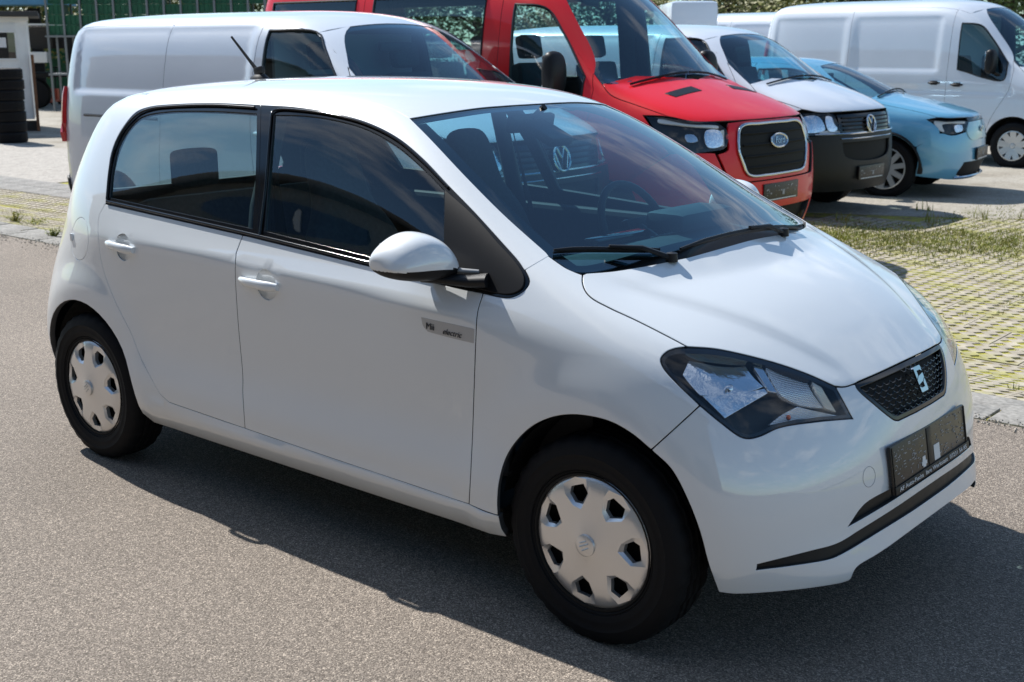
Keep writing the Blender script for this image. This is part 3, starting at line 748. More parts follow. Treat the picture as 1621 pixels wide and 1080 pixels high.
for S in (S1, S2, S3): eb.prism([(a*.74, c*.82) for a, c in S], el+en*.004, ex, ey, en, .007)
eb.build('emblem', M['chrome'], grl)
# number plate holder
pc = Vector((.5830, 0, .474)); pt, pb_ = Vector((.573, 0, .540)), Vector((.597, 0, .408))
py_ = Vector((0, 1, 0)); pz = (pt-pb_).normalized(); pn = py_.cross(pz); pn = pn if pn.x > 0 else -pn
pm = Matrix((py_, pz, pn)).transposed(); po = (pt+pb_)/2+pn*.008
plate = MB(); plate.box(po, (.526, .134, .012), pm, 0, .004); plate = plate.build('number_plate_holder', M['plate_black'], car, 40)
b = MB(); b.box(po+pn*.0075-pz*.055, (.526, .022, .006), pm, 0, .002)
b.box(po+pn*.0065+pz*.010-py_*.012, (.030, .104, .003), pm, 0, .001)
for yy, hh in ((-.255, .11), (.255, .11)): b.box(po+pn*.0065+py_*yy+pz*.008, (.006, hh, .003), pm)
b.build('plate_ledge', M['black_plastic'], plate, 40)
rng = random.Random(4); b = MB()
for k in range(150):          # the moulded pips and slots of the empty plate holder
    yy = rng.choice((rng.uniform(-.245, -.04), rng.uniform(.03, .245))); zz = rng.uniform(-.036, .060)
    w_, h_ = rng.choice(((.005, .0018), (.0018, .005), (.010, .0018), (.003, .003), (.014, .002)))
    b.box(po+pn*.0065+py_*yy+pz*zz, (w_, h_, .0012), pm)
b.build('moulded_pips', M['print_grey'], plate)['kind'] = 'stuff'
b = MB(); b.box(po+pn*.0068+py_*.034-pz*.018, (.040, .044, .001), pm); b.build('white_sticker', M['print_white'], plate); b = MB(); b.box(po+pn*.0068-py_*.058-pz*.024, (.020, .030, .001), pm); b.box(po+pn*.0070-py_*.058-pz*.028, (.034, .010, .0012), pm); b.build('white_sticker', M['print_white'], plate)

text('AF Auto-Fuchs  Ihre Werkstatt  07231 56 85', .0165, po+pn*.0112-pz*.0555, py_, pz, M['print_white'], plate, fit=.48)
# headlamps
def lampset(sgn):
    lens = cut('headlamp', SK, NOSE, lamp3, M['lens'], car, gap=.005, off=-.001, rim=False, h=.02, mirror=sgn > 0)
    cut('lamp_housing', SK, NOSE, lamp3, M['black_plastic'], lens, gap=.008, off=-.046, rim=False, h=.02, mirror=sgn > 0)
    l2 = [NOSE.to(p) for p in lamp3]; l2 = clean(l2 if area2(l2) > 0 else l2[::-1], .002)
    wl = MB(); A = []
    for p in l2:
        q = SK.ray(*NOSE.ray(*p)); A.append(q)
    n = len(A); inn_ = inset(l2, .010); I = [SK.ray(*NOSE.ray(*p)) for p in inn_]
    vs = [a[0]-a[1]*.003 for a in A]+[a[0]-a[1]*.004 for a in I]+[a[0]-a[1]*.046 for a in I]
    if sgn > 0: vs = [Vector((p.x, -p.y, p.z)) for p in vs]
    wl.add(vs, [(i, (i+1) % n, n+(i+1) % n, n+i) for i in range(n)]+[(n+i, n+(i+1) % n, 2*n+(i+1) % n, 2*n+i) for i in range(n)])
    wl.build('lamp_rim', M['black_gloss'], lens)
    def refl(name, pts, mat, depth, bowl, off, seed=0):
        o3 = [SK.pix(a, c) for a, c in spl([(1000+a/4.266, 500+c/4.266)+((q[2],) if len(q) > 2 else ()) for q in pts for a, c in [q[:2]]], True, 6)]
        cc = sum(o3, Vector())/len(o3); rr = max((p-cc).length for p in o3)
        return cut(name, SK, NOSE, o3, mat, lens, gap=.002, off=off, rim=True, thick=.012, bev=.001, h=.008, back=False, bulge=lambda p: -bowl*max(0, 1-((p-cc).length/rr)**2), mirror=sgn > 0)
    refl('main_reflector', [(400, 262, 'c'), (500, 256), (790, 302, 'c'), (905, 462, 'c'), (760, 492), (470, 520, 'c'), (348, 380, 'c')], M['chrome_facet'], 0, .034, -.010)
    refl('lower_reflector', [(912, 472, 'c'), (936, 508, 'c'), (640, 688, 'c'), (482, 534, 'c'), (760, 502)], M['chrome_facet'], 0, .006, -.012)
    mbp, mbn = SK.near(SK.pix(1000+690/4.266, 500+450/4.266)); g = MB(); q0 = mbp-mbn*.042
    if sgn > 0: q0.y *= -1
    nn_ = Vector((mbn.x, mbn.y*(-1 if sgn > 0 else 1), mbn.z)); g.tube([q0-nn_*.012, q0, q0+nn_*.016, q0+nn_*.020], [.011, .011, .009, .003], 14); g.build('bulb_shield', M['satin_chrome'], lens, 40)

    refl('turn_reflector', [(910, 328, 'c'), (1060, 372), (1215, 428, 'c'), (1310, 620, 'c'), (1170, 590), (1045, 525, 'c')], M['chrome_rib'], 0, .016, -.008)
    refl('lamp_fin', [(1222, 432, 'c'), (1290, 472, 'c'), (1395, 650, 'c'), (1316, 622, 'c')], M['trim_rib'], 0, 0, -.006)
    refl('lamp_fin', [(832, 316, 'c'), (893, 324, 'c'), (1000, 505, 'c'), (945, 495, 'c')], M['satin_chrome'], 0, 0, -.012)
    refl('lower_reflector', [(1150, 598, 'c'), (1404, 668, 'c'), (1385, 684, 'c'), (1080, 724), (945, 734, 'c'), (1040, 660)], M['chrome_rib'], 0, .012, -.008)
    bp_, bn_ = SK.near(SK.pix(1000+1085/4.266, 500+680/4.266)); g = MB()
    bp2 = bp_-bn_*.016
    if sgn > 0: bp2.y *= -1
    g.lathe([(0, -.006), (.004, -.005), (.006, 0), (.005, .006), (0, .008)], 12, 'Z', bp2); g.build('amber_bulb', M['amber'], lens, 60)
    return lens
for sgn in (-1, 1): lampset(sgn)
# far side copies
for o in [frame, ff, door_r, door_f, trf, trr, gf, gr_, sail, wing_o, waist, upseal, rseal]: both_sides(o)
for o in list(door_r.children)+list(door_f.children):
    pr = [q for q in car.children if q.name.split('.')[0] == o.parent.name.split('.')[0] and q != o.parent][0]
    c_ = both_sides(o); c_.parent = pr
# tail
RC = Cyl(-2.2, .75); RC.to = lambda p: (math.atan2(p.y, -(p.x+2.2))*.75, p.z)
def _rr(u, v):
    t = u/.75; d = Vector((-math.cos(t), math.sin(t), 0)); return Vector((-2.2, 0, v))+d*8, -d
RC.ray = _rr
lowp = [p for p in rb3 if p.z <= .64]; upp = [p for p in rb3 if p.z >= .64]
def rearline(z, w0, w1):
    out = []
    for k in range(21):
        u = -(w0+(w1-w0)*k/20); out.append(SK.ray(*_rr(u, z))[0])
    return out
u64 = -RC.to(lowp[-1])[0]
rbp = hclose(rearline(.64, .004, u64)[:-1]+lowp[::-1]+rearline(.235, -RC.to(lowp[0])[0], .004)[1:])
cut('rear_bumper', SK, RC, rbp, WP, car, gap=.003)
topw = [on(-2.50, .45, 1.395), on(-2.56, .3, 1.40), on(-2.585, .01, 1.41)]
tg = hclose(rearline(.64, .004, u64)[:-1]+upp+topw)
rw3 = hclose([SK.ray(*_rr(-a, z))[0] for a, z in ((.01, 1.31), (.2, 1.31), (.38, 1.30), (.43, 1.27), (.50, 1.12), (.53, 1.05), (.51, 1.01), (.40, .995), (.2, .99), (.01, .99))])
rw3 = [SK.near(Vector(p))[0] for p in spl([tuple(p) for p in rw3], True, .04)]
tail = cut('tailgate', SK, RC, tg, WP, car, holes=[rw3], gap=.001)
cut('rear_window', SK, RC, rw3, M['glass_tint'], tail, gap=0, off=-.004, rim=False)
for s_ in (-1, 1):
    tl = [SK.ray(*_rr(s_*a, z))[0] for a, z in ((.50, 1.02), (.60, 1.0), (.61, .80), (.50, .74))]
    cut('tail_lamp', SK, RC, [SK.near(Vector(p))[0] for p in spl([tuple(p) for p in tl], True, .04)], M['tail_red'], car, gap=0, off=.002, thick=.01, back=False)
# wheel housings, floor, sills underneath
b = MB()
for cx_ in (0.0, -2.417):
    for sg in (-1, 1):
        prof = []; n = 22; vs = []; fs = []
        for k in range(n+1):
            t = R(8+164*k/n); r_ = .350
            for w in (.745, .50): vs.append((cx_+r_*math.cos(t), sg*w, .285+r_*math.sin(t)))
        fs = [(2*k, 2*k+1, 2*k+3, 2*k+2) for k in range(n)]
        vs.append((cx_, sg*.50, .30)); fs += [(2*k+1, 2*n+2, 2*k+3) for k in range(n)]
        b = MB(); b.add(vs, fs); b.build('wheel_housing', M['cavity'], car)
b = MB(); b.box((-1.2, 0, .21), (1.62, 1.40, .10), bev=.02); b.box((.40, 0, .24), (.10, 1.1, .10)); b.box((-1.2, 0, .24), (3.3, .98, .08)); b.box((0, 0, .62), (.62, 1.0, .35), bev=.05); b.box((-2.55, 0, .5), (.5, 1.0, .3), bev=.05)
b.build('underbody', M['cavity'], car)
# ------------------------------------------------------------------ wheels
def hubcap_mesh(rad=.1925, nh=7):
    """turbine wheel cover: seven pockets cut in a domed disc; outer face towards -y"""
    def dome(r):
        return -.018*math.cos(min(1, r/rad)*math.pi*.5)**.5*1.0 - .010*math.exp(-(r/.05)**2) + .010*smooth(.86, 1.0, r/rad)
    N = 112; out = [(rad*math.cos(2*math.pi*i/N), rad*math.sin(2*math.pi*i/N)) for i in range(N)]
    pk = []; hl = []
    for k in range(nh):
        a = R(105)+2*math.pi*k/nh
        def P(r, da): return (r*rad*math.cos(a+R(da)), r*rad*math.sin(a+R(da)))
        pk.append([P(.50, 0), P(.57, 13), P(.76, 19), P(.90, 17), P(.945, 4), P(.92, -9), P(.72, -13)])
        hl.append([P(.565, 0), P(.60, 11), P(.745, 14.5), P(.83, 10), P(.845, -5), P(.72, -10.5)])
    vin = [Vector(p) for p in out]; ed = [(i, (i+1) % N) for i in range(N)]; holes = []
    for q in pk:
        o = len(vin); vin += [Vector(p) for p in q]; ed += [(o+i, o+(i+1) % len(q)) for i in range(len(q))]
    for r_ in (.012, .03, .038, .050, .065, .082, .1, .12, .14, .16, .176, .186):
        m_ = max(10, int(r_*2*math.pi/.012))
        for i in range(m_):
            p = (r_*math.cos(2*math.pi*i/m_), r_*math.sin(2*math.pi*i/m_))
            if all(not inpoly(q, np.array([p[0]]), np.array([p[1]]))[0] and dist_poly(q, np.array([p[0]]), np.array([p[1]]))[0] > .004 for q in pk): vin.append(Vector(p))
    vo, e_, fo, a1, a2_, a3 = delaunay_2d_cdt(vin, ed, [], 0, 1e-7)
    fs = []
    for f in fo:
        c = sum((vo[i] for i in f), Vector((0, 0)))/3
        if c.length < rad and not any(inpoly(q, np.array([c.x]), np.array([c.y]))[0] for q in pk): fs.append(tuple(f))
    vs = [Vector((p.x, dome(p.length), p.y)) for p in vo]
    mb = MB(); mb.add(vs, fs)
    for q, hq in zip(pk, hl):
        A = [Vector((p[0], dome(math.hypot(*p)), p[1])) for p in q]
        na, nb = len(q), len(hq)
        B = []
        for p in hq: B.append(Vector((p[0], dome(math.hypot(*p))+.008, p[1])))
        C = [p+Vector((0, .014, 0)) for p in B]
        # match rings
        idx = [min(range(nb), key=lambda j: (B[j]-A[i]).length) for i in range(na)]
        ff_ = []
        for i in range(na):
            i2 = (i+1) % na; a_, b_ = idx[i], idx[i2]
            if a_ == b_: ff_.append((i, i2, na+a_))
            else: ff_.append((i, i2, na+b_, na+a_))
        mb.add(A+B, ff_); mb.add(B+C, [(j, (j+1) % nb, nb+(j+1) % nb, nb+j) for j in range(nb)])
    mb.lathe([(rad, dome(rad)), (rad+.0005, .012), (rad-.006, .02)], 112)
    return mb
def make_wheel(name, parent, x, sg, rot, rad=.292, w=.165):
    vs, fs = tyre_mesh(rad, w); t = mk('tyre', vs, fs, M['rubber'], parent, smooth=True, sharp=35)
    def place(o):
        for v in o.data.vertices:
            c = v.co; a = rot; q = Vector((c.x*math.cos(a)-c.z*math.sin(a), c.y, c.x*math.sin(a)+c.z*math.cos(a)))
            if sg > 0: q = Vector((-q.x, -q.y, q.z))
            v.co = q+Vector((x, sg*.722, rad-.006))
    place(t)
    mb = hubcap_mesh(); hc = mb.build('wheel_cover', M['hubcap'], parent, 32)
    for v in hc.data.vertices: v.co.y -= .070
    place(hc)
    r_ = MB(); r_.lathe([(.0, -.030), (.14, -.032), (.178, -.045), (.186, -.074), (.192, -.074)], 48); rm = r_.build('steel_rim', M['black_matte'], parent, 30); place(rm)
    c = MB(); c.lathe([(0, -.0335), (.026, -.0330), (.030, -.031), (.0305, -.024)], 40); cc = c.build('centre_cap', M['hubcap'], hc, 35)
    for v in cc.data.vertices: v.co.y -= .070
    place(cc)
    em = MB()
    for a_, b_ in (((-.014, .006), (.006, .016)), ((-.014, -.004), (.014, .010)), ((-.006, -.014), (.014, -.002))):
        p, q = Vector((a_[0], -.1040, a_[1])), Vector((b_[0], -.1040, b_[1])); em.tube([p, q], .0018, 5)
    eo = em.build('cap_emblem', M['silver_paint'], hc, 30); place(eo)
make_wheel('w', car, 0.0, -1, R(0)); make_wheel('w', car, -2.417, -1, R(9)); make_wheel('w', car, 0.0, 1, .4); make_wheel('w', car, -2.417, 1, 1.0)
# ------------------------------------------------------------------ door mirrors
def mirror_body():
    rows = []   # rings across the width, y from outer end to inner end (near side = -y)
    for y, xf, xr, zb, zt in ((-.992, -.555, -.612, .990, 1.010), (-.990, -.525, -.628, .968, 1.030), (-.950, -.485, -.632, .950, 1.066), (-.885, -.458, -.632, .940, 1.092), (-.822, -.448, -.632, .940, 1.072), (-.795, -.458, -.632, .944, 1.030), (-.792, -.49, -.62, .955, 1.0)):
        xm = (xf+xr)/2; zm = (zb+zt)/2
        rows.append([(xr, y, zb+.012), (xm, y, zb), (xf-.008, y, zb+.012), (xf+.006, y, zm-.01), (xf-.020, y, zt-.018), (xm-.01, y, zt), (xr, y, zt-.008), (xr, y, zm)])
    return blob(rows)
MV, MF = mirror_body()
def door_mirror(parent, sg):
    lim = .984
    cap = [f for f in MF if sum(MV[i].z for i in f)/len(f) > lim+(.0)]; low = [f for f in MF if f not in set(cap)]
    def sub(fs_, name, mat, sc_=1.0):
        ids = sorted({i for f in fs_ for i in f}); mp = {a: b_ for b_, a in enumerate(ids)}
        cc = sum(MV, Vector())/len(MV)
        vv = [cc+(MV[i]-cc)*sc_ for i in ids]; vv = [Vector((p.x, p.y*(-sg), p.z)) for p in vv]
        ffs = [tuple(mp[i] for i in f) for f in fs_]
        if sg > 0: ffs = [f[::-1] for f in ffs]
        return mk(name, vv, ffs, mat, parent, smooth=True)
    root = sub(cap, 'door_mirror', M['white_paint'], 1.0)
    lo = sub(low, 'mirror_shell', M['black_plastic'], .995); lo.parent = root
    g = MB(); g.box((-.6285, sg*.882, 1.010), (.004, .118, .080), bev=.0015); go = g.build('mirror_glass', M['mirror'], root)
    a = MB(); pa = [(-.54, sg*.87, .955), (-.48, sg*.825, .950), (-.42, sg*.80, .948), (-.375, sg*.778, .952)]
    a.tube(pa, [.026, .028, .032, .036], 14, flat=.55); ao = a.build('mirror_arm', M['black_plastic'], root, 50)
    t = MB(); t.tube([(-.50, sg*.815, .975), (-.45, sg*.80, .974), (-.41, sg*.775, .972)], [.010, .010, .008], 12, flat=.7); t.build('mirror_pivot', M['trim_light'], root, 50)
    return root
door_mirror(car, -1); door_mirror(car, 1)
# ------------------------------------------------------------------ badge on the front door
bq = [(667, 502.5, 'c'), (708, 511.5), (751, 521, 'c'), (750, 543.5, 'c'), (712, 534.5), (677.5, 525, 'c'), (670, 516)]
badge = cut('badge_sticker', SK, SIDE, px(bq, 4, True), M['badge_grey'], door_f, gap=0, off=.0008, thick=.0006, back=False, bev=.0003)
bc, bn = SK.near(SK.pix(703, 523)); bx = (SK.pix(742, 531.5)-SK.pix(684, 518)).normalized(); bx = (bx-bn*bx.dot(bn)).normalized(); by = bn.cross(bx)
text('Mii', .027, bc+bn*.0022-bx*.052+by*.001, bx, by, M['print_dark'], badge)
text('electric', .0235, bc+bn*.0022+bx*.030-by*.0035, bx, by, M['print_dark'], badge, shear=.35)
# ------------------------------------------------------------------ wipers, aerial
def wiper(a, c, pv, nm='wiper'):
    A, C, Pv = (SK.pix(*q) for q in (a, c, pv)); n = SK.near((A+C)/2)[1]
    mb = MB(); k = 7; pts = []
    for i in range(k):
        q = A+(C-A)*i/(k-1); l, nn = SK.near(q); pts.append(l+nn*.011)
    mb.tube(pts, [.004]+[.007]*(k-2)+[.004], 6); mb.tube([p-n*.009 for p in pts], .003, 5)
    mid = pts[k//2]+n*.010; e = Pv+n*.008
    mb.tube([e, (e+mid)/2+n*.016, mid], [.012, .010, .007], 8, flat=.7); mb.lathe([(0, .018), (.016, .014), (.018, -.01)], 14, 'Z', e)
    return mb.build(nm, M['black_plastic'], scr, 40)
wiper((876, 401), (1043, 400), (1062, 412)); wiper((1075, 399), (1262, 365), (1238, 372))
al, an = SK.near((-2.30, 0, 1.47))
mb = MB(); mb.lathe([(.0, .022), (.018, .022), (.022, .016), (.030, .010), (.034, .0)], 24, 'Z', al); base_ = mb.build('aerial_base', M['black_plastic'], car, 40)
for v in base_.data.vertices: v.co.x = al.x+(v.co.x-al.x)*1.5
mb = MB(); d_ = Vector((-.76, 0, .65)).normalized(); mb.box(al+Vector((-.0, 0, .036)), (.052, .022, .030), Matrix.Rotation(R(-10), 3, 'Y'), bev=.006)
mb.tube([al+Vector((-.012, 0, .034)), al+Vector((-.012, 0, .034))+d_*.07, al+Vector((-.012, 0, .034))+d_*.21], [.009, .0065, .0048], 10); mb.build('aerial', M['black_plastic'], car, 40)
# ------------------------------------------------------------------ inside
def seat(parent, x, y, w=.50, tall=True, name='seat'):
    mb = MB(); mb.box((x, y, .50), (.50, w, .16), Matrix.Rotation(R(-8), 3, 'Y'), bev=.06)
    q = MB(); 
    rot = Matrix.Rotation(R(-18), 3, 'Y')
    s_ = mb.build(name, M['cloth'], parent, 50)
    rows = []
    for t, hw, th in ((0, .20, .07), (.06, .25, .09), (.30, .26, .085), (.46, .23, .075), (.54, .15, .065), (.60, .125, .06), (.76, .125, .055), (.80, .08, .03)):
        c = Vector((x-.24, y, .50))+rot @ Vector((0, 0, t)); fx = rot @ Vector((1, 0, 0))
        kk = hw/.26*w/.52 if tall else (w/.52 if t < .5 else hw/.26)
        hw2 = .26*kk
        rows.append([c+fx*th+Vector((0, -hw2*.6, 0)), c+fx*th*.8+Vector((0, -hw2, 0)), c-fx*th+Vector((0, -hw2*.9, 0)), c-fx*th+Vector((0, hw2*.9, 0)), c+fx*th*.8+Vector((0, hw2, 0)), c+fx*th+Vector((0, hw2*.6, 0))])
    V, F = blob(rows, 2); mk('seat_back', V, F, M['cloth'], s_, smooth=True)
    return s_
seat(car, -1.02, -.36); seat(car, -1.02, .36)
mb = MB(); mb.box((-1.95, 0, .50), (.45, 1.2, .16), bev=.05); rb_ = mb.build('rear_bench', M['cloth'], car, 50)
mb = MB(); mb.box((-2.28, 0, .76), (.14, 1.18, .50), Matrix.Rotation(R(-16), 3, 'Y'), bev=.05); mb.build('bench_back', M['cloth'], rb_, 50)
for yy in (-.33, .33):
    V, F = blob([[(-2.36-.0, yy-.12, z), (-2.28, yy-.12, z), (-2.28, yy+.12, z), (-2.36, yy+.12, z)] if True else 0 for z in (1.03, 1.05, 1.16, 1.19)], 3); mk('headrest', V, F, M['cloth'], rb_, smooth=True)
mb = MB()     # dashboard: profile swept across
prof = [(-.12, .89), (-.24, .945), (-.38, .965), (-.50, .945), (-.53, .88), (-.50, .70), (-.46, .50), (-.24, .40), (-.12, .55)]
mb.prism([(a, c) for a, c in prof], (0, -.63, 0), (1, 0, 0), (0, 0, 1), (0, 1, 0), 1.26); dash = mb.build('dashboard', M['interior'], car, 40)
mb = MB(); mb.box((-.44, .36, 1.0), (.16, .34, .07), bev=.03); mb.build('instrument_hood', M['interior'], dash, 40)
mb = MB(); mb.box((-.49, 0, .93), (.06, .30, .10), bev=.01); mb.box((-.505, 0, .80), (.04, .26, .16), bev=.01); mb.build('centre_console', M['black_gloss'], dash, 40)
sw = MB(); c0 = Vector((-.66, .36, .93)); sr = Matrix.Rotation(R(-28), 3, 'Y')
ring = [c0+sr @ Vector((0, .185*math.cos(t), .185*math.sin(t))) for t in [2*math.pi*k/36 for k in range(37)]]
sw.tube(ring, .014, 10); sw.box(c0, (.05, .14, .10), sr, bev=.02); sw.box(c0, (.02, .36, .035), sr, bev=.006); sw.box(c0-sr @ Vector((0, 0, .09)), (.02, .05, .18), sr, bev=.006)
sw.tube([c0, c0+Vector((.16, 0, -.08))], .035, 10); sw.build('steering_wheel', M['black_plastic'], car, 40)
mb = MB(); mb.box((-.86, 0, 1.325), (.03, .23, .062), Matrix.Rotation(R(12), 3, 'Y'), bev=.012); mb.tube([(-.80, 0, 1.38), (-.85, 0, 1.34)], .012, 8); mb.build('rear_view_mirror', M['black_plastic'], car, 40)
mb = MB(); mb.box((-.79, 0, 1.295), (.15, .12, .035), Matrix.Rotation(R(24), 3, 'Y'), bev=.012); mb.build('camera_housing', M['black_plastic'], scr, 40)
hd = halfclose([Vector(p) for p in ([(-.97, -.01, 1.4), (-.97, -.50, 1.4), (-2.36, -.46, 1.4), (-2.45, -.01, 1.4)])])
cut('headliner', SK, Dir((0, 0, -1), up=(1, 0, 0)), [SK.near(p)[0] for p in [Vector(q) for q in spl([tuple(p) for p in hd], True, .05)]], M['headliner'], car, gap=0, off=-.035, rim=False, h=.06)
mb = MB(); mb.box((-2.5, 0, .92), (.36, 1.15, .015)); mb.build('parcel_shelf', M['interior'], car)
for sg in (-1, 1):
    mb = MB(); mb.tube([(-1.50, sg*.565, 1.34), (-1.50, sg*.66, 1.05), (-1.48, sg*.705, .80), (-1.48, sg*.715, .35)], [.03, .035, .045, .05], 8); mb.build('pillar_trim', M['interior'], car, 50)
    mb = MB(); mb.tube([(-1.47, sg*.62, 1.27), (-1.40, sg*.655, .95), (-1.30, sg*.67, .45)], [.004, .022, .022], 6, flat=.2); mb.build('seat_belt', M['black_matte'], car)
    mb = MB(); mb.box((-1.33, sg*.735, .66), (2.0, .06, .56), bev=.02); mb.build('door_lining', M['interior'], car)
# ------------------------------------------------------------------ the other vehicles: one net, warped to each body
def vancols():
    Z = [.36, .45, .60, .85, 1.05, 1.22, 1.40, 1.66, 1.92]; W = [.90, .935, .952, .955, .948, .936, .912, .865, .785]
    XR = [-4.84, -4.86, -4.87, -4.87, -4.865, -4.86, -4.84, -4.81, -4.77]; C = []
    for w in (0, .42, .74): C.append([(x, w*(W[i]/.95), z) for i, (x, z) in enumerate(zip(XR, Z))])
    C.append([(x+.07, w-.03, z) for x, w, z in zip(XR, W, Z)])
    for x in (-4.35, -3.6, -2.9, -2.3): C.append([(x, w, z) for w, z in zip(W, Z)])
    C.append([(-1.78, w, z) for w, z in zip(W[:7], Z[:7])]+[(-1.78, .865, 1.65), (-1.80, .785, 1.89)])
    C.append(list(zip([-1.32]*6+[-1.33, -1.36, -1.41], [.90, .935, .95, .952, .945, .93, .912, .88, .815], [.36, .45, .60, .85, 1.04, 1.18, 1.31, 1.47, 1.66])))
    C.append(list(zip([-.88]*6+[-.89, -.91, -.95], [.90, .935, .95, .95, .945, .932, .915, .885, .84], [.36, .45, .60, .82, 1.0, 1.12, 1.20, 1.28, 1.36])))
    C.append(list(zip([-.47]*5+[-.48, -.49, -.50, -.52], [.88, .92, .94, .945, .94, .925, .90, .865, .81], [.36, .45, .60, .78, .92, 1.02, 1.10, 1.17, 1.24])))
    C.append(list(zip([-.20, -.16, -.15, -.155, -.165, -.18, -.195, -.21, -.24], [.82, .86, .875, .875, .87, .86, .84, .81, .75], [.30, .42, .55, .70, .82, .92, 1.0, 1.07, 1.13])))
    for w, d in ((.52, .0), (.26, .035), (0, .045)):
        C.append(list(zip([-.06+d, -.02+d, -.01+d, -.02+d, -.03+d, -.045+d, -.065+d, -.09+d, -.14+d], [w]*9, [.30, .42, .55, .70, .82, .92, 1.0, 1.08, 1.14])))
    T = [[(x, .50, 1.965), (x, .25, 1.99), (x, 0, 1.995)] for x in (-4.4, -3.6, -2.9, -2.3)]
    T += [[(-1.74, .50, 1.945), (-1.69, .25, 1.96), (-1.67, 0, 1.965)], [(-1.30, .53, 1.69), (-1.22, .27, 1.71), (-1.20, 0, 1.715)],
          [(-.83, .55, 1.375), (-.75, .28, 1.39), (-.73, 0, 1.395)], [(-.46, .53, 1.275), (-.43, .27, 1.29), (-.42, 0, 1.295)]]
    return C, T
class Map:
    def __init__(s, X, Z, W): s.X, s.Z, s.W = X, Z, W
    def __call__(s, x, w, z):
        f = np.interp(z, [q[0] for q in s.W], [q[1] for q in s.W])
        return (float(np.interp(-x, [-q[0] for q in s.X], [-q[1] for q in s.X]))*-1.0+(0 if x <= 0 else x), float(w*f), float(np.interp(z, [q[0] for q in s.Z], [q[1] for q in s.Z])))
def van_skin(mp, warp=None, lvl=3):
    C, T = vancols(); C = [[mp(*p) for p in c] for c in C]; T = [[mp(*p) for p in c] for c in T]
    v, f, c = net(C, T, crease_rows=[], ncr=(3, 12), crease_top=[(7, .9)])
    return Skin(v, f, c, lvl, warp)
def roundbox(x, z, x0, x1, z0, z1, s):
    return smooth(x0, x0+s, x)*(1-smooth(x1-s, x1, x))*smooth(z0, z0+s, z)*(1-smooth(z1-s, z1, z))
def small_wheel(root, x, y, sg, rad, w, rim, mat, kind):
    """tyre and rim, facing outwards"""
    vs, fs = tyre_mesh(rad, w, rim, 64); vs = [Vector((a, b*1.0*(1 if sg < 0 else -1), c))+Vector((x, sg*y, rad)) for a, b, c in vs]
    t = mk('tyre', vs, fs, M['rubber'], root, smooth=True, sharp=35)
    hw = w/2; b = MB(); cx = (x, 0, rad)
    def yy(h): return sg*(y+hw+h)
    b.lathe([(rim+.002, yy(-.008)), (rim-.012, yy(-.006)), (rim-.022, yy(-.03)), (rim-.03, yy(-.09))], 48, 'Y', cx)
    b.lathe([(rim-.03, yy(-.085)), (0, yy(-.085))], 48, 'Y', cx, mi=1)
    n = {'alloy': 10, 'steel': 12, 'cap': 9}[kind]
    for k in range(n):
        a = 2*math.pi*k/n+.2; d = Vector((math.cos(a), 0, math.sin(a))); t_ = Vector((-math.sin(a), 0, math.cos(a))); c0 = Vector((x, 0, rad))
        w0, w1 = (rim*.13, rim*.20) if kind == 'alloy' else (rim*.20, rim*.36)
        pts = [c0+d*rim*.12-t_*w0+Vector((0, yy(-.028), 0)), c0+d*rim*.12+t_*w0+Vector((0, yy(-.028), 0)), c0+d*(rim-.015)+t_*w1*.6+Vector((0, yy(-.012), 0)), c0+d*(rim-.015)-t_*w1*.6+Vector((0, yy(-.012), 0))]
        b.add(pts+[p-Vector((0, sg*.035, 0)) for p in pts], [(0, 1, 2, 3), (4, 7, 6, 5), (0, 4, 5, 1), (1, 5, 6, 2), (2, 6, 7, 3), (3, 7, 4, 0)])
    b.lathe([(0, yy(-.016)), (rim*.16, yy(-.018)), (rim*.2, yy(-.03)), (rim*.2, yy(-.06))], 24, 'Y', cx)
    b.build('rim', [mat, M['cavity']], root, 35)
def circle_badge(parent, c, n, r, kind):
    n = Vector(n).normalized(); ex = Vector((0, 0, 1)).cross(n).normalized(); ey = n.cross(ex); c = Vector(c); b = MB()
    if kind == 'ring':      # round badge: ring with a V over a W
        ring = [c+ex*r*math.cos(t)+ey*r*math.sin(t) for t in [2*math.pi*k/32 for k in range(33)]]; b.tube(ring, r*.10, 6)
        def st(pts):
            q = [c+ex*a*r+ey*d*r for a, d in pts]; b.tube(q, r*.085, 5)
        st([(-.42, .82), (-.02, .06), (.02, .06), (.42, .82)]); st([(-.80, .42), (-.38, -.82), (0, .02), (.38, -.82), (.80, .42)])
        bd = MB(); bd.add([c-n*.012+ex*r*math.cos(2*math.pi*k/32)+ey*r*math.sin(2*math.pi*k/32) for k in range(32)], [tuple(range(32))])
        o = b.build('badge', M['satin_chrome'], parent, 50); bd.build('badge_disc', M['black_gloss'], parent); return o
    ov = [c+ex*r*1.35*math.cos(t)+ey*r*.58*math.sin(t) for t in [2*math.pi*k/32 for k in range(33)]]; b.tube(ov, r*.09, 6)
    o = b.build('badge', M['chrome'], parent, 50)
    bd = MB(); bd.add([p+n*.001 for p in ov[:-1]], [tuple(range(32))]); bd.build('badge_disc', M['badge_blue'], parent)
    text('Ford', r*.80, c+n*.004, ex, ey, M['chrome'], parent, depth=.002, shear=.25)
    return o
M['blue_pale'] = pbr('blue_pale', (.30,.52,.60), .3, .2, 1.0, .02)
M['badge_blue'] = pbr('badge_blue', (.01, .03, .12), .15, 0, 1.0)
M['dark_band'] = glassmat('dark_band', (.10, .13, .15))
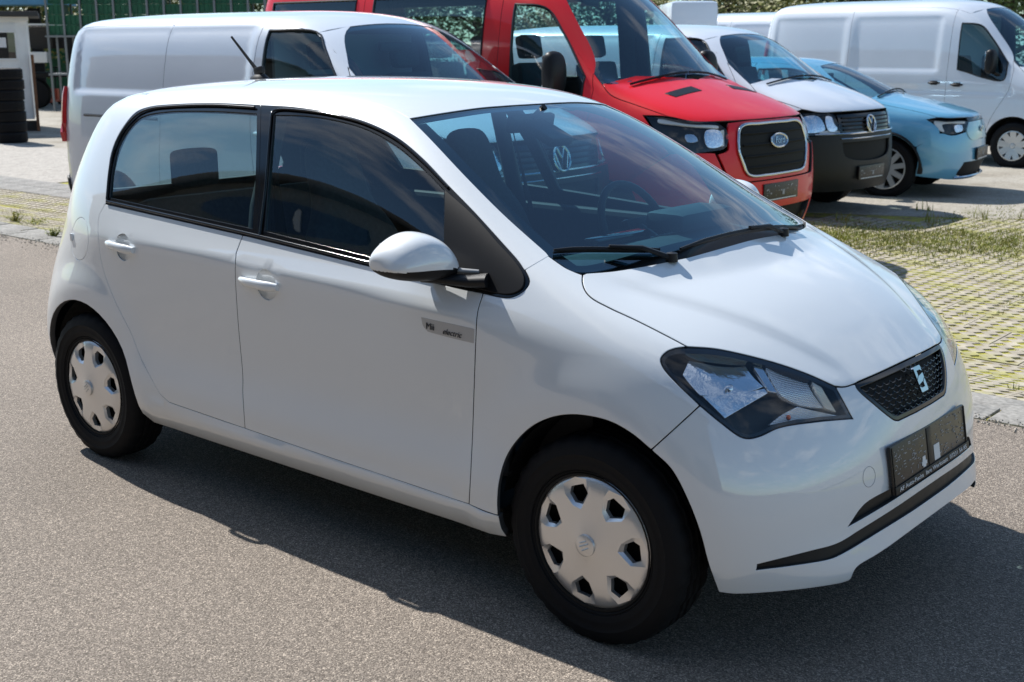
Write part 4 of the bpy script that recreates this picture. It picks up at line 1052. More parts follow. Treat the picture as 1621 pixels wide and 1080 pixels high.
def vehicle(name, label, cat, pose, S, group=None):
    """S: the body's numbers; outlines are (x, w, z) or (x, z) in the vehicle's own frame, x = 0 at the nose"""
    X0, Y0, hd, zo = pose
    root = thing(name, label, cat, (X0, Y0, zo), R(hd), group)
    sk = S['skin']; P = [S['paint'], M['interior']]; ax = S['axles']; ra = S['arch']; rw = S['rw']; zs = S['sill']; mp = S['map']
    SD = Dir((0, .93, -.30)); NS = Cyl(-1.0, .95); BLK = [M['black_plastic'], M['interior']]
    def s3(pts, closed=False, st=.06):
        out = []
        for x, z in spl(pts, closed, st):
            h = sk.ray((x, -6, z), (0, 1, 0)); out.append(h[0] if h else sk.near((x, -.9, z))[0])
        return out
    def n3(pts, closed=False, st=.06): return [sk.near((p[0], -p[1], p[2]))[0] for p in spl(pts, closed, st)]
    def f3(pts, closed=False, st=.05):
        out = []
        for y, z in spl(pts, closed, st):
            h = sk.ray((6, y, z), (-1, 0, 0)); out.append(h[0] if h else sk.near((0, y, z))[0])
        return out
    def both(o):
        m_ = both_sides(o)
        for c in list(o.children):
            c2 = both_sides(c); c2.parent = m_
        return m_
    def arc(cx, a0, a1):
        return [s3([(cx+ra*math.cos(R(a)), rw+ra*math.sin(R(a)))]*1+[(cx+ra*math.cos(R(a))+1e-4, rw+ra*math.sin(R(a)))])[0] for a in np.linspace(a0, a1, 22)]
    rail = n3(S['rail']); wss = n3(S['ws_side']); hs = n3(S['hood_side']); rear = n3(S['rear'])
    # side panels between vertical seams (from rear to front)
    seams = S['seams']; objs = []
    a_f = math.degrees(math.asin(max(-1, min(1, (zs-rw)/ra))))
    def bottom(xa, xb):
        """lower edge from xa to xb (rising x) going round the wheel arches"""
        out = []; x = xa
        for cx in sorted(ax):
            dx = ra*math.cos(R(a_f))
            if xa < cx-dx and xb > cx+dx: out += s3([(x, zs), (cx-dx, zs)], st=.2)+arc(cx, 180-a_f, a_f); x = cx+dx
        return out+s3([(x, zs), (xb, zs)], st=.2)
    zt = lambda x: min(rail, key=lambda p: abs(p.x-x))
    for i, nm in enumerate(S['panels']):
        a, b_ = seams[i], seams[i+1]
        left = rear[::-1] if a is None else s3(a)           # top -> bottom
        right = s3(b_)                                       # top -> bottom
        xl, xr = left[-1].x, right[-1].x
        seg = [p for p in rail if left[0].x < p.x < right[0].x]
        out = left+bottom(xl, xr)[1:-1]+right[::-1]+seg[::-1]
        hl = [s3(w_, True) for w_ in S['windows'].get(nm, [])]
        o = cut(nm, sk, SD, out, P if nm not in S.get('dark', ()) else BLK, root, holes=hl, hole_gap=0, gap=.007, h=.05, thick=.02)
        for w_, hp in zip(S['windows'].get(nm, []), hl):
            cut('window', sk, SD, hp, S['glass'], o, gap=0, off=-.006, rim=False, h=.08)
            strip = MB(); strip.tube([sk.near(p)[0] for p in hp+[hp[0]]], .009, 5); strip.build('window_seal', M['seal'], o)
        objs.append(o); both(o)
    # wing with A pillar
    dl = s3(seams[-1]); mid = n3(S['lamp_edge'])          # lamp_edge: bonnet corner -> lamp -> bumper seam -> arch
    fx = max(ax); a1 = math.degrees(math.atan2(mid[-1].z-rw, mid[-1].x-fx))
    wing = wss+hs[1:]+mid[1:]+arc(fx, a1, 180-a_f)[1:]+s3([(fx-ra*math.cos(R(a_f)), zs), (dl[-1].x, zs)])[1:]+dl[::-1][1:]
    wo = cut('front_wing', sk, Dir((-.15, .85, -.35)), wing, P, root, gap=.007, h=.05, thick=.02, hole_gap=0, holes=[s3(w_, True) for w_ in S['windows'].get('front_wing', [])]); both(wo)
    # roof, windscreen, bonnet
    top0 = wss[0]
    wt = [sk.near(Vector(p))[0] for p in spl([tuple(top0), (top0.x+.05, top0.y*.5, top0.z+.01), (top0.x+.065, -.004, top0.z+.012)], False, .1)]
    rt = n3(S['roof_rear'])
    roofo = halfclose(wt[::-1]+rail[::-1]+rt[1:])
    cut('roof', sk, Dir((0, 0, -1), up=(1, 0, 0)), roofo, P, root, gap=.004, h=.08)
    lowc = wss[-1]
    wb = n3([(lowc.x+.0, -lowc.y, lowc.z), (S['cowl'][0]-.05, -lowc.y*.55, S['cowl'][1]), (S['cowl'][0], .004, S['cowl'][1])])
    WD = Dir((-.6, 0, -.8), up=(1, 0, 0)); wso = halfclose(wb[::-1]+wss[::-1][1:]+wt[1:])
    sc_ = cut('windscreen', sk, WD, wso, M['glass_shield'], root, gap=.004, off=-.004, rim=False, h=.08)
    q = [WD.to(p) for p in wso]; q = q if area2(q) > 0 else q[::-1]; inn_ = clean(inset(clean(q, .01), .06), .02)
    cut('windscreen_border', sk, WD, wso, M['black_gloss'], sc_, holes=[[sk.ray(*WD.ray(*p))[0] for p in inn_]], gap=.004, hole_gap=0, off=-.008, rim=False, h=.08)
    hb_ = n3([(S['cowl'][0]+.03, .004, S['cowl'][1]), (hs[0].x+.02, -hs[0].y*.6, hs[0].z)]) ; hf = n3(S['hood_front'])
    bon = halfclose(hb_+hs[0:]+hf[1:])
    cut('bonnet', sk, Dir((-.3, 0, -1), up=(1, 0, 0)), bon, P, root, gap=.008, h=.05)
    for i, w_ in enumerate(S.get('hood_vents', [])):
        vp = [sk.ray((x, y, 5), (0, 0, -1))[0] for x, y in w_]; vp = [sk.near(Vector(p))[0] for p in spl([tuple(p)+('c',) for p in vp], True, .05)]
        cut('bonnet_vent', sk, Dir((0, 0, -1), up=(1, 0, 0)), vp, M['black_plastic'], root, gap=0, off=.004, thick=.004, back=False)
    # nose: lamp, grille, bumper
    for sg in (-1, 1):
        lp = n3(S['lamp'], True, .04)
        L_ = cut('headlamp', sk, NS, lp, M['lens'], root, gap=.006, off=.001, rim=False, h=.04, mirror=sg > 0)
        cut('lamp_housing', sk, NS, lp, M['black_plastic'], L_, gap=.008, off=-.05, rim=True, thick=-.05, h=.04, back=False, mirror=sg > 0)
        for nm2, rp, mt_ in S['lamp_parts']:
            r3 = n3(rp, True, .03); cc = sum(r3, Vector())/len(r3); rr = max((p-cc).length for p in r3)
            cut(nm2, sk, NS, r3, mt_, L_, gap=0, off=-.012, h=.02, back=False, bulge=lambda p: -.02*max(0, 1-((p-cc).length/rr)**2), mirror=sg > 0)
    for nm2, poly, mt_, off in S['nose']:
        o3 = f3(poly, True); cut(nm2, sk, NS, o3, mt_, root, gap=.004, off=off, h=.04, thick=.02, back=False)
    bm_ = S['bumper']; bo = halfclose(f3(bm_['top'])+n3(bm_['side'])[0:]+n3(bm_['arch'])[1:]+n3(bm_['bottom'])[1:])
    cut('front_bumper', sk, NS, bo, [bm_['mat'], M['interior']], root, gap=.006, h=.05, holes=[f3(h_, True) for h_ in bm_.get('holes', [])], hole_gap=0, off=bm_.get('off', 0))
    for h_ in bm_.get('holes', []): cut('intake', sk, NS, f3(h_, True), M['black_matte'], root, gap=0, off=-.03, rim=False, h=.05)
    if 'grille_bars' in S:
        z0, z1, wy, nb, off, mt_ = S['grille_bars']
        for k in range(nb):
            z = z0+(z1-z0)*(k+.5)/nb; g = MB(); pts = []
            for y in np.linspace(-wy, wy, 15):
                h = sk.ray((6, y, z), (-1, 0, 0)); pts.append(h[0]+h[1]*off)
            g.tube(pts, .009, 5); g.build('grille_bar', mt_, root, 40)
    for z, wy, rad_ in S.get('chrome_lines', []):
        g = MB(); pts = []
        for y in np.linspace(-wy, wy, 21):
            h = sk.ray((6, y, z), (-1, 0, 0)); pts.append(h[0]+h[1]*.006)
        g.tube(pts, rad_, 6); g.build('chrome_strip', M['satin_chrome'], root, 50)
    if 'ring' in S:
        pts = f3(S['ring'], True, .03); g = MB(); g.tube([p+Vector((.010, 0, 0)) for p in pts+[pts[0]]], .013, 8); g.build('grille_surround', M['chrome'], root, 50)
    if 'badge' in S:
        kz, r_, kd = S['badge']; h = sk.ray((6, 0, kz), (-1, 0, 0)); n_ = Vector((1, 0, h[1].z)).normalized(); circle_badge(root, h[0]+n_*.022, n_, r_, kd)
    if 'plate' in S:
        z = S['plate']; h = sk.ray((6, 0, z), (-1, 0, 0)); g = MB(); g.box(h[0]+Vector((.012, 0, 0)), (.02, .53, .14), bev=.004); pl = g.build('number_plate_holder', M['plate_black'], root, 40)
        rg_ = random.Random(7); g = MB()
        for k in range(26): g.box(h[0]+Vector((.0235, rg_.uniform(-.24, .24), rg_.uniform(-.04, .05))), (.002, rg_.choice((.008, .02)), rg_.choice((.004, .010))))
        g.box(h[0]+Vector((.0235, .03, -.012)), (.002, .03, .035)); g.build('moulded_pips', M['print_grey'], pl)['kind'] = 'stuff'
        g = MB(); g.box(h[0]+Vector((.0245, 0, -.058)), (.003, .46, .008)); g.build('plate_lettering_strip', M['print_white'], pl)
    # rear
    RL = Cyl(-1, 1); xr_ = min(p.x for p in rear)+.9
    RL.to = lambda p: (math.atan2(p.y, -(p.x-xr_))*.9, p.z)
    def rr(u, v):
        t = u/.9; d = Vector((-math.cos(t), math.sin(t), 0)); return Vector((xr_, 0, v))+d*8, -d
    RL.ray = rr
    def rl(z, u0, u1): return [(sk.ray(*rr(-(u0+(u1-u0)*k/14), z)) or sk.near(rr(-(u0+(u1-u0)*k/14), z)[0]*1.0-Vector((0,0,0))))[0] for k in range(15)]
    uz = lambda z: -RL.to(min(rear, key=lambda p: abs(p.z-z)))[0]
    zb = S['rear_split']; zt_ = rear[-1].z
    lo = [p for p in rear if p.z <= zb]; up_ = [p for p in rear if p.z >= zb]
    bt = halfclose(rl(zb, .004, uz(zb))[:-1]+up_+rt[1:])
    bd = cut('rear_doors', sk, RL, bt, P, root, gap=.004, h=.07, holes=[])
    bb = halfclose(rl(zb, .004, uz(zb))[:-1]+lo[::-1]+rl(lo[0].z, uz(lo[0].z), .004)[1:])
    cut('rear_bumper', sk, RL, bb, [S.get('rear_bumper', M['black_plastic']), M['interior']], root, gap=.004, h=.07, off=.02)
    for sg in (-1, 1):
        xa, z0, z1 = S['tail']; g = MB(); pts = [sk.near((xa, sg*S['wmax'], z))[0]+Vector((-.008, sg*.006, 0)) for z in np.linspace(z0, z1, 7)]
        g.tube(pts, [.03]+[.045]*5+[.03], 8, flat=.6); g.build('tail_lamp', M['tail_red'], root, 50)
    # under, wheels, cabin
    b = MB(); L = S['len']; wm = S['wmax']
    b.box((-L/2, 0, zs+.06), (L-.5, wm*1.5, .12)); b.box((fx, 0, .62), (.66, wm*1.2, .55)); b.build('underbody', M['cavity'], root)
    b = MB(); b.box((min(ax), 0, .55), (.8, wm*1.2, .4)); b.build('rear_axle_tunnel', M['cavity'], root)
    for cx in ax:
        for sg in (-1, 1):
            g = MB(); n = 16; vs = []
            for k in range(n+1):
                t = R(-5+190*k/n)
                for w_ in (wm-.05, wm-.34): vs.append((cx+(ra+.01)*math.cos(t), sg*w_, rw+(ra+.01)*math.sin(t)))
            vs.append((cx, sg*(wm-.34), rw)); g.add(vs, [(2*k, 2*k+1, 2*k+3, 2*k+2) for k in range(n)]+[(2*k+1, 2*n+2, 2*k+3) for k in range(n)]); g.build('wheel_housing', M['cavity'], root)
            small_wheel(root, cx, wm-.125, sg, rw, .215, S['rim'], S['rim_mat'], S['rim_kind'])
    if 'cladding' in S:
        for cx in ax:
            for sg in (-1, 1):
                pts = []
                for k in range(25):
                    t = R(a_f+(180-2*a_f)*k/24); l, n_ = sk.near((cx+(ra+.02)*math.cos(t), sg*wm, rw+(ra+.02)*math.sin(t))); pts.append(l+n_*.006)
                g = MB(); g.tube(pts, .030, 8, flat=.5); g.build('arch_cladding', M['black_plastic'], root, 50)
    for x, y, z in S['seats']:
        g = MB(); rt_ = Matrix.Rotation(R(-12), 3, 'Y'); g.box((x, y, z), (.48, .48, .16), bev=.05); so = g.build('seat', M['cloth'], root, 50)
        g = MB(); g.box((x-.26, y, z+.36), (.15, .46, .62), rt_, bev=.05); g.build('seat_back', M['cloth'], so, 50)
        g = MB(); g.box((x-.35, y, z+.80), (.10, .26, .20), rt_, bev=.04); g.build('headrest', M['cloth'], so, 50)
    cx, cz = S['cowl']; g = MB(); g.prism([(cx-.02, cz-.06), (cx-.5, cz-.05), (cx-.62, cz-.12), (cx-.6, cz-.5), (cx-.3, cz-.7), (cx, cz-.4)], (0, -wm*.84, 0), (1, 0, 0), (0, 0, 1), (0, 1, 0), wm*1.68); ds = g.build('dashboard', M['interior'], root, 30)
    g = MB(); c0 = Vector((cx-.78, .38, cz-.12)); sr = Matrix.Rotation(R(-35), 3, 'Y'); g.tube([c0+sr @ Vector((0, .19*math.cos(t), .19*math.sin(t))) for t in [2*math.pi*k/24 for k in range(25)]], .014, 8); g.box(c0, (.04, .34, .06), sr, bev=.01); g.tube([c0, c0+Vector((.3, 0, -.12))], .03, 8); g.build('steering_wheel', M['black_plastic'], root, 40)
    g = MB(); g.box((top0.x+.02, 0, top0.z-.10), (.03, .22, .07), bev=.01); g.build('rear_view_mirror', M['black_plastic'], root, 40)
    if S.get('bulkhead'):
        x = S['bulkhead']; g = MB(); g.box((x, 0, (zs+top0.z)/2+.05), (.03, wm*1.55, top0.z-zs-.1)); g.build('bulkhead', M['trim_light'], root)
    # mirrors
    mx_, mz_, mh = S['mirror']
    for sg in (-1, 1):
        rows = []
        for y, s_ in ((.0, .75), (.02, 1), (.09, 1.05), (.17, 1), (.19, .7)):
            yy = sg*(wm+y); hw, hh = .075*s_, mh/2*s_
            rows.append([(mx_-hw, yy, mz_-hh), (mx_+hw*.6, yy, mz_-hh), (mx_+hw, yy, mz_), (mx_+hw*.6, yy, mz_+hh), (mx_-hw, yy, mz_+hh), (mx_-hw, yy, mz_)])
        V, F = blob(rows, 2); mo = mk('door_mirror', V, F, S['mirror_mat'], root, smooth=True)
        g = MB(); g.tube([(mx_+.02, sg*(wm+.04), mz_-mh*.42), (mx_+.06, sg*(wm-.05), mz_-mh*.55)], [.035, .05], 10, flat=.6); g.build('mirror_arm', M['black_plastic'], mo, 50)
        g = MB(); g.box((mx_-.068, sg*(wm+.095), mz_), (.006, .14, mh*.8)); g.build('mirror_glass', M['mirror'], mo)
    for x, z in S.get('handles', []):
        for sg in (-1, 1):
            l, n_ = sk.near((x, sg*wm, z)); g = MB(); g.tube([l+Vector((-.09, 0, 0)), l+n_*.02+Vector((-.07, 0, 0)), l+n_*.025, l+n_*.02+Vector((.07, 0, 0)), l+Vector((.09, 0, 0))], [.012, .015, .017, .015, .012], 8); g.box(l+n_*.002, (.11, .01, .06), bev=.003); g.build('door_handle', S['handle_mat'], root, 50)
    for x0, x1, z in S.get('rails', []):
        for sg in (-1, 1):
            a_, b_ = sk.near((x0, sg*wm, z)), sk.near((x1, sg*wm, z)); g = MB(); g.tube([a_[0], b_[0]], .011, 5); g.build('door_rail', M['black_plastic'], root)
    # wipers
    for y0, y1 in S['wipers']:
        pts = []
        for k in range(6):
            y = y0+(y1-y0)*k/5; h = sk.near((cx-.10+.0*k, y, cz+.02)); pts.append(h[0]+h[1]*.015)
        g = MB(); g.tube(pts, .010, 5); g.build('wiper', M['black_plastic'], sc_)
    return root, sk
# ---- mid-size panel van, twice
def tw(V):
    V = V.copy(); x, y, z = V[:, 0], V[:, 1], V[:, 2]; s = np.sign(y); m_ = np.abs(y) > .6
    d = -.016*(roundbox(x, z, -4.55, -2.20, 1.33, 1.88, .05)+0)*m_
    V[:, 1] = y+s*d; return V
ID = Map([(0, 0), (-5, -5)], [(0, 0), (3, 3)], [(0, 1), (3, 1)])
t_skin = van_skin(ID, tw, 4)
T6 = dict(skin=t_skin, map=ID, paint=M['van_white'], axles=(-.92, -3.92), arch=.385, rw=.335, sill=.34, wmax=.93, len=4.9, rim=.215, rim_mat=M['silver_paint'], rim_kind='steel', glass=M['glass_tint'],
    rail=[(-4.70, .78, 1.88), (-4.4, .76, 1.90), (-3.2, .76, 1.905), (-2.3, .76, 1.905), (-1.85, .755, 1.90), (-1.62, .73, 1.885)],
    ws_side=[(-1.62, .73, 1.885), (-1.38, .765, 1.74), (-1.15, .795, 1.55), (-.95, .82, 1.365)],
    hood_side=[(-.95, .82, 1.365), (-.83, .85, 1.27), (-.6, .84, 1.20), (-.34, .80, 1.13)],
    lamp_edge=[(-.34, .80, 1.13), (-.48, .91, 1.09, 'c'), (-.50, .935, .90), (-.52, .94, .86, 'c'), (-.535, .94, .62)] and [(-.34, .80, 1.13), (-.42, .90, 1.10, 'c'), (-.40, .915, .88, 'c'), (-.62, .945, .80)],
    rear=[(-4.72, .93, .36), (-4.72, .94, .6), (-4.72, .93, 1.0), (-4.71, .92, 1.3), (-4.69, .85, 1.6), (-4.70, .78, 1.88)],
    roof_rear=[(-4.70, .78, 1.88), (-4.76, .4, 1.90), (-4.765, .004, 1.91)], cowl=(-.74, 1.34),
    seams=[None, [(-3.27, 1.905), (-3.27, 1.1), (-3.30, .8), (-3.33, .34)], [(-2.15, 1.905), (-2.15, 1.1), (-2.12, .8), (-2.12, .34)], [(-1.60, 1.86, 'c'), (-1.32, 1.62), (-1.08, 1.36), (-1.04, 1.20, 'c'), (-1.05, 1.0), (-1.25, .60), (-1.36, .34)]],
    panels=['rear_side_panel', 'sliding_door', 'front_door'],
    windows={'front_door': [[(-2.06, 1.83, 'c'), (-1.66, 1.815), (-1.50, 1.70), (-1.24, 1.45, 'c'), (-1.22, 1.27, 'c'), (-2.04, 1.27, 'c')]]},
    lamp=[(-.42, .905, 1.09, 'c'), (-.24, .75, 1.095), (-.12, .56, 1.09, 'c'), (-.06, .50, .90, 'c'), (-.2, .82, .875), (-.38, .915, .89, 'c')],
    lamp_parts=[('main_reflector', [(-.3, .86, 1.06), (-.2, .72, 1.07), (-.15, .68, .93), (-.3, .87, .92)], M['chrome_facet']), ('turn_reflector', [(-.14, .65, 1.07), (-.1, .57, 1.06), (-.08, .54, .93), (-.1, .64, .92)], M['chrome_facet']), ('lamp_fin', [(-.2, .68, .905), (-.07, .5, .905), (-.07, .5, .893), (-.2, .72, .890)], M['print_white'])],
    hood_front=[(-.34, .80, 1.13), (-.2, .70, 1.105), (-.12, .45, 1.095), (-.09, .2, 1.095), (-.08, .004, 1.095)],
    nose=[('grille', [(-.52, 1.075, 'c'), (0, 1.08), (.52, 1.075, 'c'), (.50, .90), (.0, .885), (-.50, .90)], M['black_gloss'], -.004), ],
    bumper=dict(mat=M['black_plastic'], top=[(-.004, .875), (-.25, .88), (-.48, .895)], side=[(-.06, .50, .895), (-.2, .82, .87), (-.40, .92, .87), (-.62, .945, .80)], arch=[(-.62, .945, .80, 'c'), (-.555, .945, .60), (-.53, .93, .42)], bottom=[(-.53, .93, .42, 'c'), (-.3, .88, .30), (-.05, .5, .28), (0, .004, .28)],
        holes=[[(-.50, .80, 'c'), (.50, .80, 'c'), (.46, .66), (-.46, .66)]]),
    grille_bars=(.905, 1.06, .47, 4, .003, M['black_plastic']), chrome_lines=[(.885, .80, .010), (.835, .52, .006)], badge=(.965, .088, 'ring'), plate=.48, rear_split=.62, tail=(-4.74, .92, 1.40),
    seats=[(-1.55, -.42, .85), (-1.55, .42, .85)], bulkhead=-2.12, mirror=(-1.24, 1.30, .24), mirror_mat=M['black_plastic'], handles=[(-2.0, 1.10)], handle_mat=M['van_white'], rails=[(-4.36, -3.3, 1.16)], wipers=[(-.68, -.05), (-.02, .62)])
vehicle('panel_van', 'white mid-size panel van with blank sides standing right behind the white hatchback', 'van', (-3.37, 3.40, .4, -.14), T6, 'white vans on the parking lot')
T6b = dict(T6); T6b['bulkhead'] = None
vehicle('panel_van', 'white van with black bumper parked between the red minibus and the light blue car', 'van', (-3.63, 8.94, -3.4, -.18), T6b, 'white vans on the parking lot')
# ---- large vans
TM = Map([(0, 0), (-.9, -1.0), (-1.72, -1.95), (-4.87, -5.53)], [(0, 0), (.36, .40), (1.05, 1.14), (1.36, 1.45), (1.92, 2.38), (2.0, 2.48)], [(0, 1.07), (1.05, 1.08), (1.4, 1.09), (1.92, 1.10)])
def trw(V):
    V = V.copy(); x, y, z = V[:, 0], V[:, 1], V[:, 2]; s = np.sign(y); m_ = np.abs(y) > .6
    d = -.014*roundbox(x, z, -5.2, -3.85, 1.36, 2.2, .05)*m_-.014*roundbox(x, z, -3.72, -2.25, 1.36, 2.2, .05)*m_
    d += -.010*np.exp(-((z-1.12)/.05)**2)*m_*(x < -1.1)
    V[:, 1] = y+s*d; return V
def trr_(V):
    V = V.copy(); x, y, z = V[:, 0], V[:, 1], V[:, 2]; s = np.sign(y); m_ = np.abs(y) > .6
    V[:, 1] = y+s*(-.010*np.exp(-((z-1.12)/.05)**2))*m_*(x < -1.1); return V
def big(skin, paint, extra):
    S = dict(skin=skin, map=TM, paint=paint, axles=(-1.02, -4.32), arch=.42, rw=.345, sill=.40, wmax=1.0, len=5.5, rim=.215, rim_mat=M['silver_paint'], rim_kind='cap', glass=M['glass_tint'],
    rail=[(-5.36, .86, 2.33), (-4.9, .85, 2.36), (-3.4, .85, 2.365), (-2.6, .85, 2.365), (-2.15, .84, 2.36), (-1.86, .82, 2.33)],
    ws_side=[(-1.86, .82, 2.33), (-1.6, .85, 2.06), (-1.3, .885, 1.74), (-1.05, .91, 1.46)],
    hood_side=[(-1.05, .91, 1.46), (-.95, .93, 1.38), (-.7, .92, 1.31), (-.44, .90, 1.25)],
    lamp_edge=[(-.44, .90, 1.25), (-.62, .98, 1.26, 'c'), (-.45, 1.0, 1.08), (-.36, .98, .97, 'c'), (-.70, 1.02, .74)],
    rear=[(-5.36, 1.0, .40), (-5.36, 1.01, .65), (-5.36, 1.0, 1.1), (-5.35, .99, 1.5), (-5.34, .93, 2.0), (-5.36, .86, 2.33)],
    roof_rear=[(-5.36, .86, 2.33), (-5.41, .4, 2.37), (-5.42, .004, 2.38)], cowl=(-.82, 1.43),
    seams=[None, [(-3.79, 2.365), (-3.78, 1.2), (-3.80, .40)], [(-2.10, 2.365), (-2.09, 1.2), (-2.09, .40)], [(-1.84, 2.30, 'c'), (-1.50, 1.96), (-1.18, 1.60), (-1.10, 1.42, 'c'), (-1.13, 1.15), (-1.36, .72), (-1.46, .40)]],
    panels=['rear_side_panel', 'sliding_door', 'front_door'],
    windows={'front_door': [[(-1.97, 2.09, 'c'), (-1.72, 2.06), (-1.52, 1.88), (-1.20, 1.52, 'c'), (-1.22, 1.28), (-1.5, 1.30), (-1.78, 1.38), (-1.94, 1.42, 'c')]]},
    lamp=[(-.60, .975, 1.255, 'c'), (-.35, .86, 1.225), (-.17, .62, 1.17), (-.13, .57, 1.10), (-.14, .60, 1.0), (-.20, .70, .97), (-.36, .93, .975)],
    lamp_parts=[('main_reflector', [(-.2, .74, 1.13), (-.16, .62, 1.12), (-.15, .62, 1.02), (-.2, .74, 1.01)], M['chrome_facet']), ('daylight_strip', [(-.5, .95, 1.235), (-.3, .83, 1.205), (-.16, .63, 1.165), (-.16, .63, 1.15), (-.3, .83, 1.185), (-.5, .95, 1.21)], M['print_white']), ('daylight_strip', [(-.19, .575, 1.11), (-.19, .60, 1.11), (-.19, .615, 1.0), (-.19, .59, 1.0)], M['print_white']), ('turn_reflector', [(-.30, .86, 1.10), (-.26, .81, 1.10), (-.25, .79, 1.05), (-.29, .85, 1.05)], M['satin_chrome'])],
    hood_front=[(-.44, .90, 1.25), (-.26, .80, 1.215), (-.15, .55, 1.20), (-.10, .25, 1.20), (-.09, .004, 1.20)],
    nose=[('nose_panel', [(0, 1.195), (-.30, 1.195), (-.54, 1.185, 'c'), (-.585, 1.10), (-.60, .99), (-.70, .96, 'c'), (-.60, .74, 'c'), (.60, .74, 'c'), (.70, .96, 'c'), (.60, .99), (.585, 1.10), (.54, 1.185, 'c'), (.30, 1.195)], paint, 0), ('grille', [(-.40, 1.165), (-.2, 1.168), (0, 1.17), (.2, 1.168), (.40, 1.165), (.47, 1.135), (.50, 1.07), (.515, .98), (.48, .88), (.44, .805), (.38, .782), (.2, .778), (0, .777), (-.2, .778), (-.38, .782), (-.44, .805), (-.48, .88), (-.515, .98), (-.50, 1.07), (-.47, 1.135)], M['black_matte'], .006)],
    ring=[(-.40, 1.165), (-.2, 1.168), (0, 1.17), (.2, 1.168), (.40, 1.165), (.47, 1.135), (.50, 1.07), (.515, .98), (.48, .88), (.44, .805), (.38, .782), (.2, .778), (0, .777), (-.2, .778), (-.38, .782), (-.44, .805), (-.48, .88), (-.515, .98), (-.50, 1.07), (-.47, 1.135)],
    bumper=dict(mat=paint, top=[(-.004, .735), (-.3, .735), (-.60, .735)], side=[(-.15, .61, .74, 'c'), (-.20, .70, .955, 'c'), (-.36, .95, .965, 'c'), (-.70, 1.02, .74)], arch=[(-.70, 1.02, .74, 'c'), (-.60, 1.01, .55), (-.57, 1.0, .38)], bottom=[(-.57, 1.0, .38, 'c'), (-.3, .92, .30), (-.05, .5, .28), (0, .004, .28)], holes=[[(-.62, .52, 'c'), (.62, .52, 'c'), (.52, .34), (-.52, .34)]], off=.02),
    grille_bars=(.80, 1.14, .46, 4, .012, M['black_matte']), badge=(1.03, .09, 'oval'), plate=.64, rear_split=.66, tail=(-5.38, 1.3, 1.9),
    seats=[(-1.85, -.45, .95), (-1.85, .45, .95)], mirror=(-1.38, 1.54, .36), mirror_mat=M['black_plastic'], handles=[(-1.92, 1.20), (-2.28, 1.22)], handle_mat=M['black_plastic'], wipers=[(-.72, -.05), (-.02, .66)])
    S.update(extra); return S
rs_ = van_skin(TM, trr_, 4)
RW = {'front_door': big(rs_, None, {})['windows']['front_door'], 'sliding_door': [[(-3.66, 2.17, 'c'), (-2.28, 2.17, 'c'), (-2.28, 1.46, 'c'), (-3.66, 1.46, 'c')]], 'rear_side_panel': [[(-5.15, 2.17, 'c'), (-3.90, 2.17, 'c'), (-3.90, 1.46, 'c'), (-5.15, 1.46, 'c')]]}
RED = big(rs_, M['red_paint'], dict(windows=RW, hood_vents=[[(-.66, -.62), (-.66, -.26), (-.57, -.24), (-.57, -.60)], [(-.66, .62), (-.66, .26), (-.57, .24), (-.57, .60)]], seats=[(-1.85, -.45, .95), (-1.85, .45, .95), (-2.9, -.5, .95), (-2.9, .1, .95), (-3.8, -.5, .95), (-3.8, .1, .95), (-4.7, -.5, .95), (-4.7, 0, .95), (-4.7, .5, .95)]))
vehicle('minibus', 'bright red high-roof minibus with chrome-ringed black grille behind the hatchback bonnet', 'minibus', (-2.86, 5.52, -1.5, -.18), RED)
WT = big(van_skin(TM, trw, 4), M['van_white'], dict(bulkhead=-2.15))
vehicle('panel_van', 'large white high-roof panel van seen side-on at the right, behind the light blue car', 'van', (-3.12, 16.05, -5.3, -.20), WT, 'white vans on the parking lot')
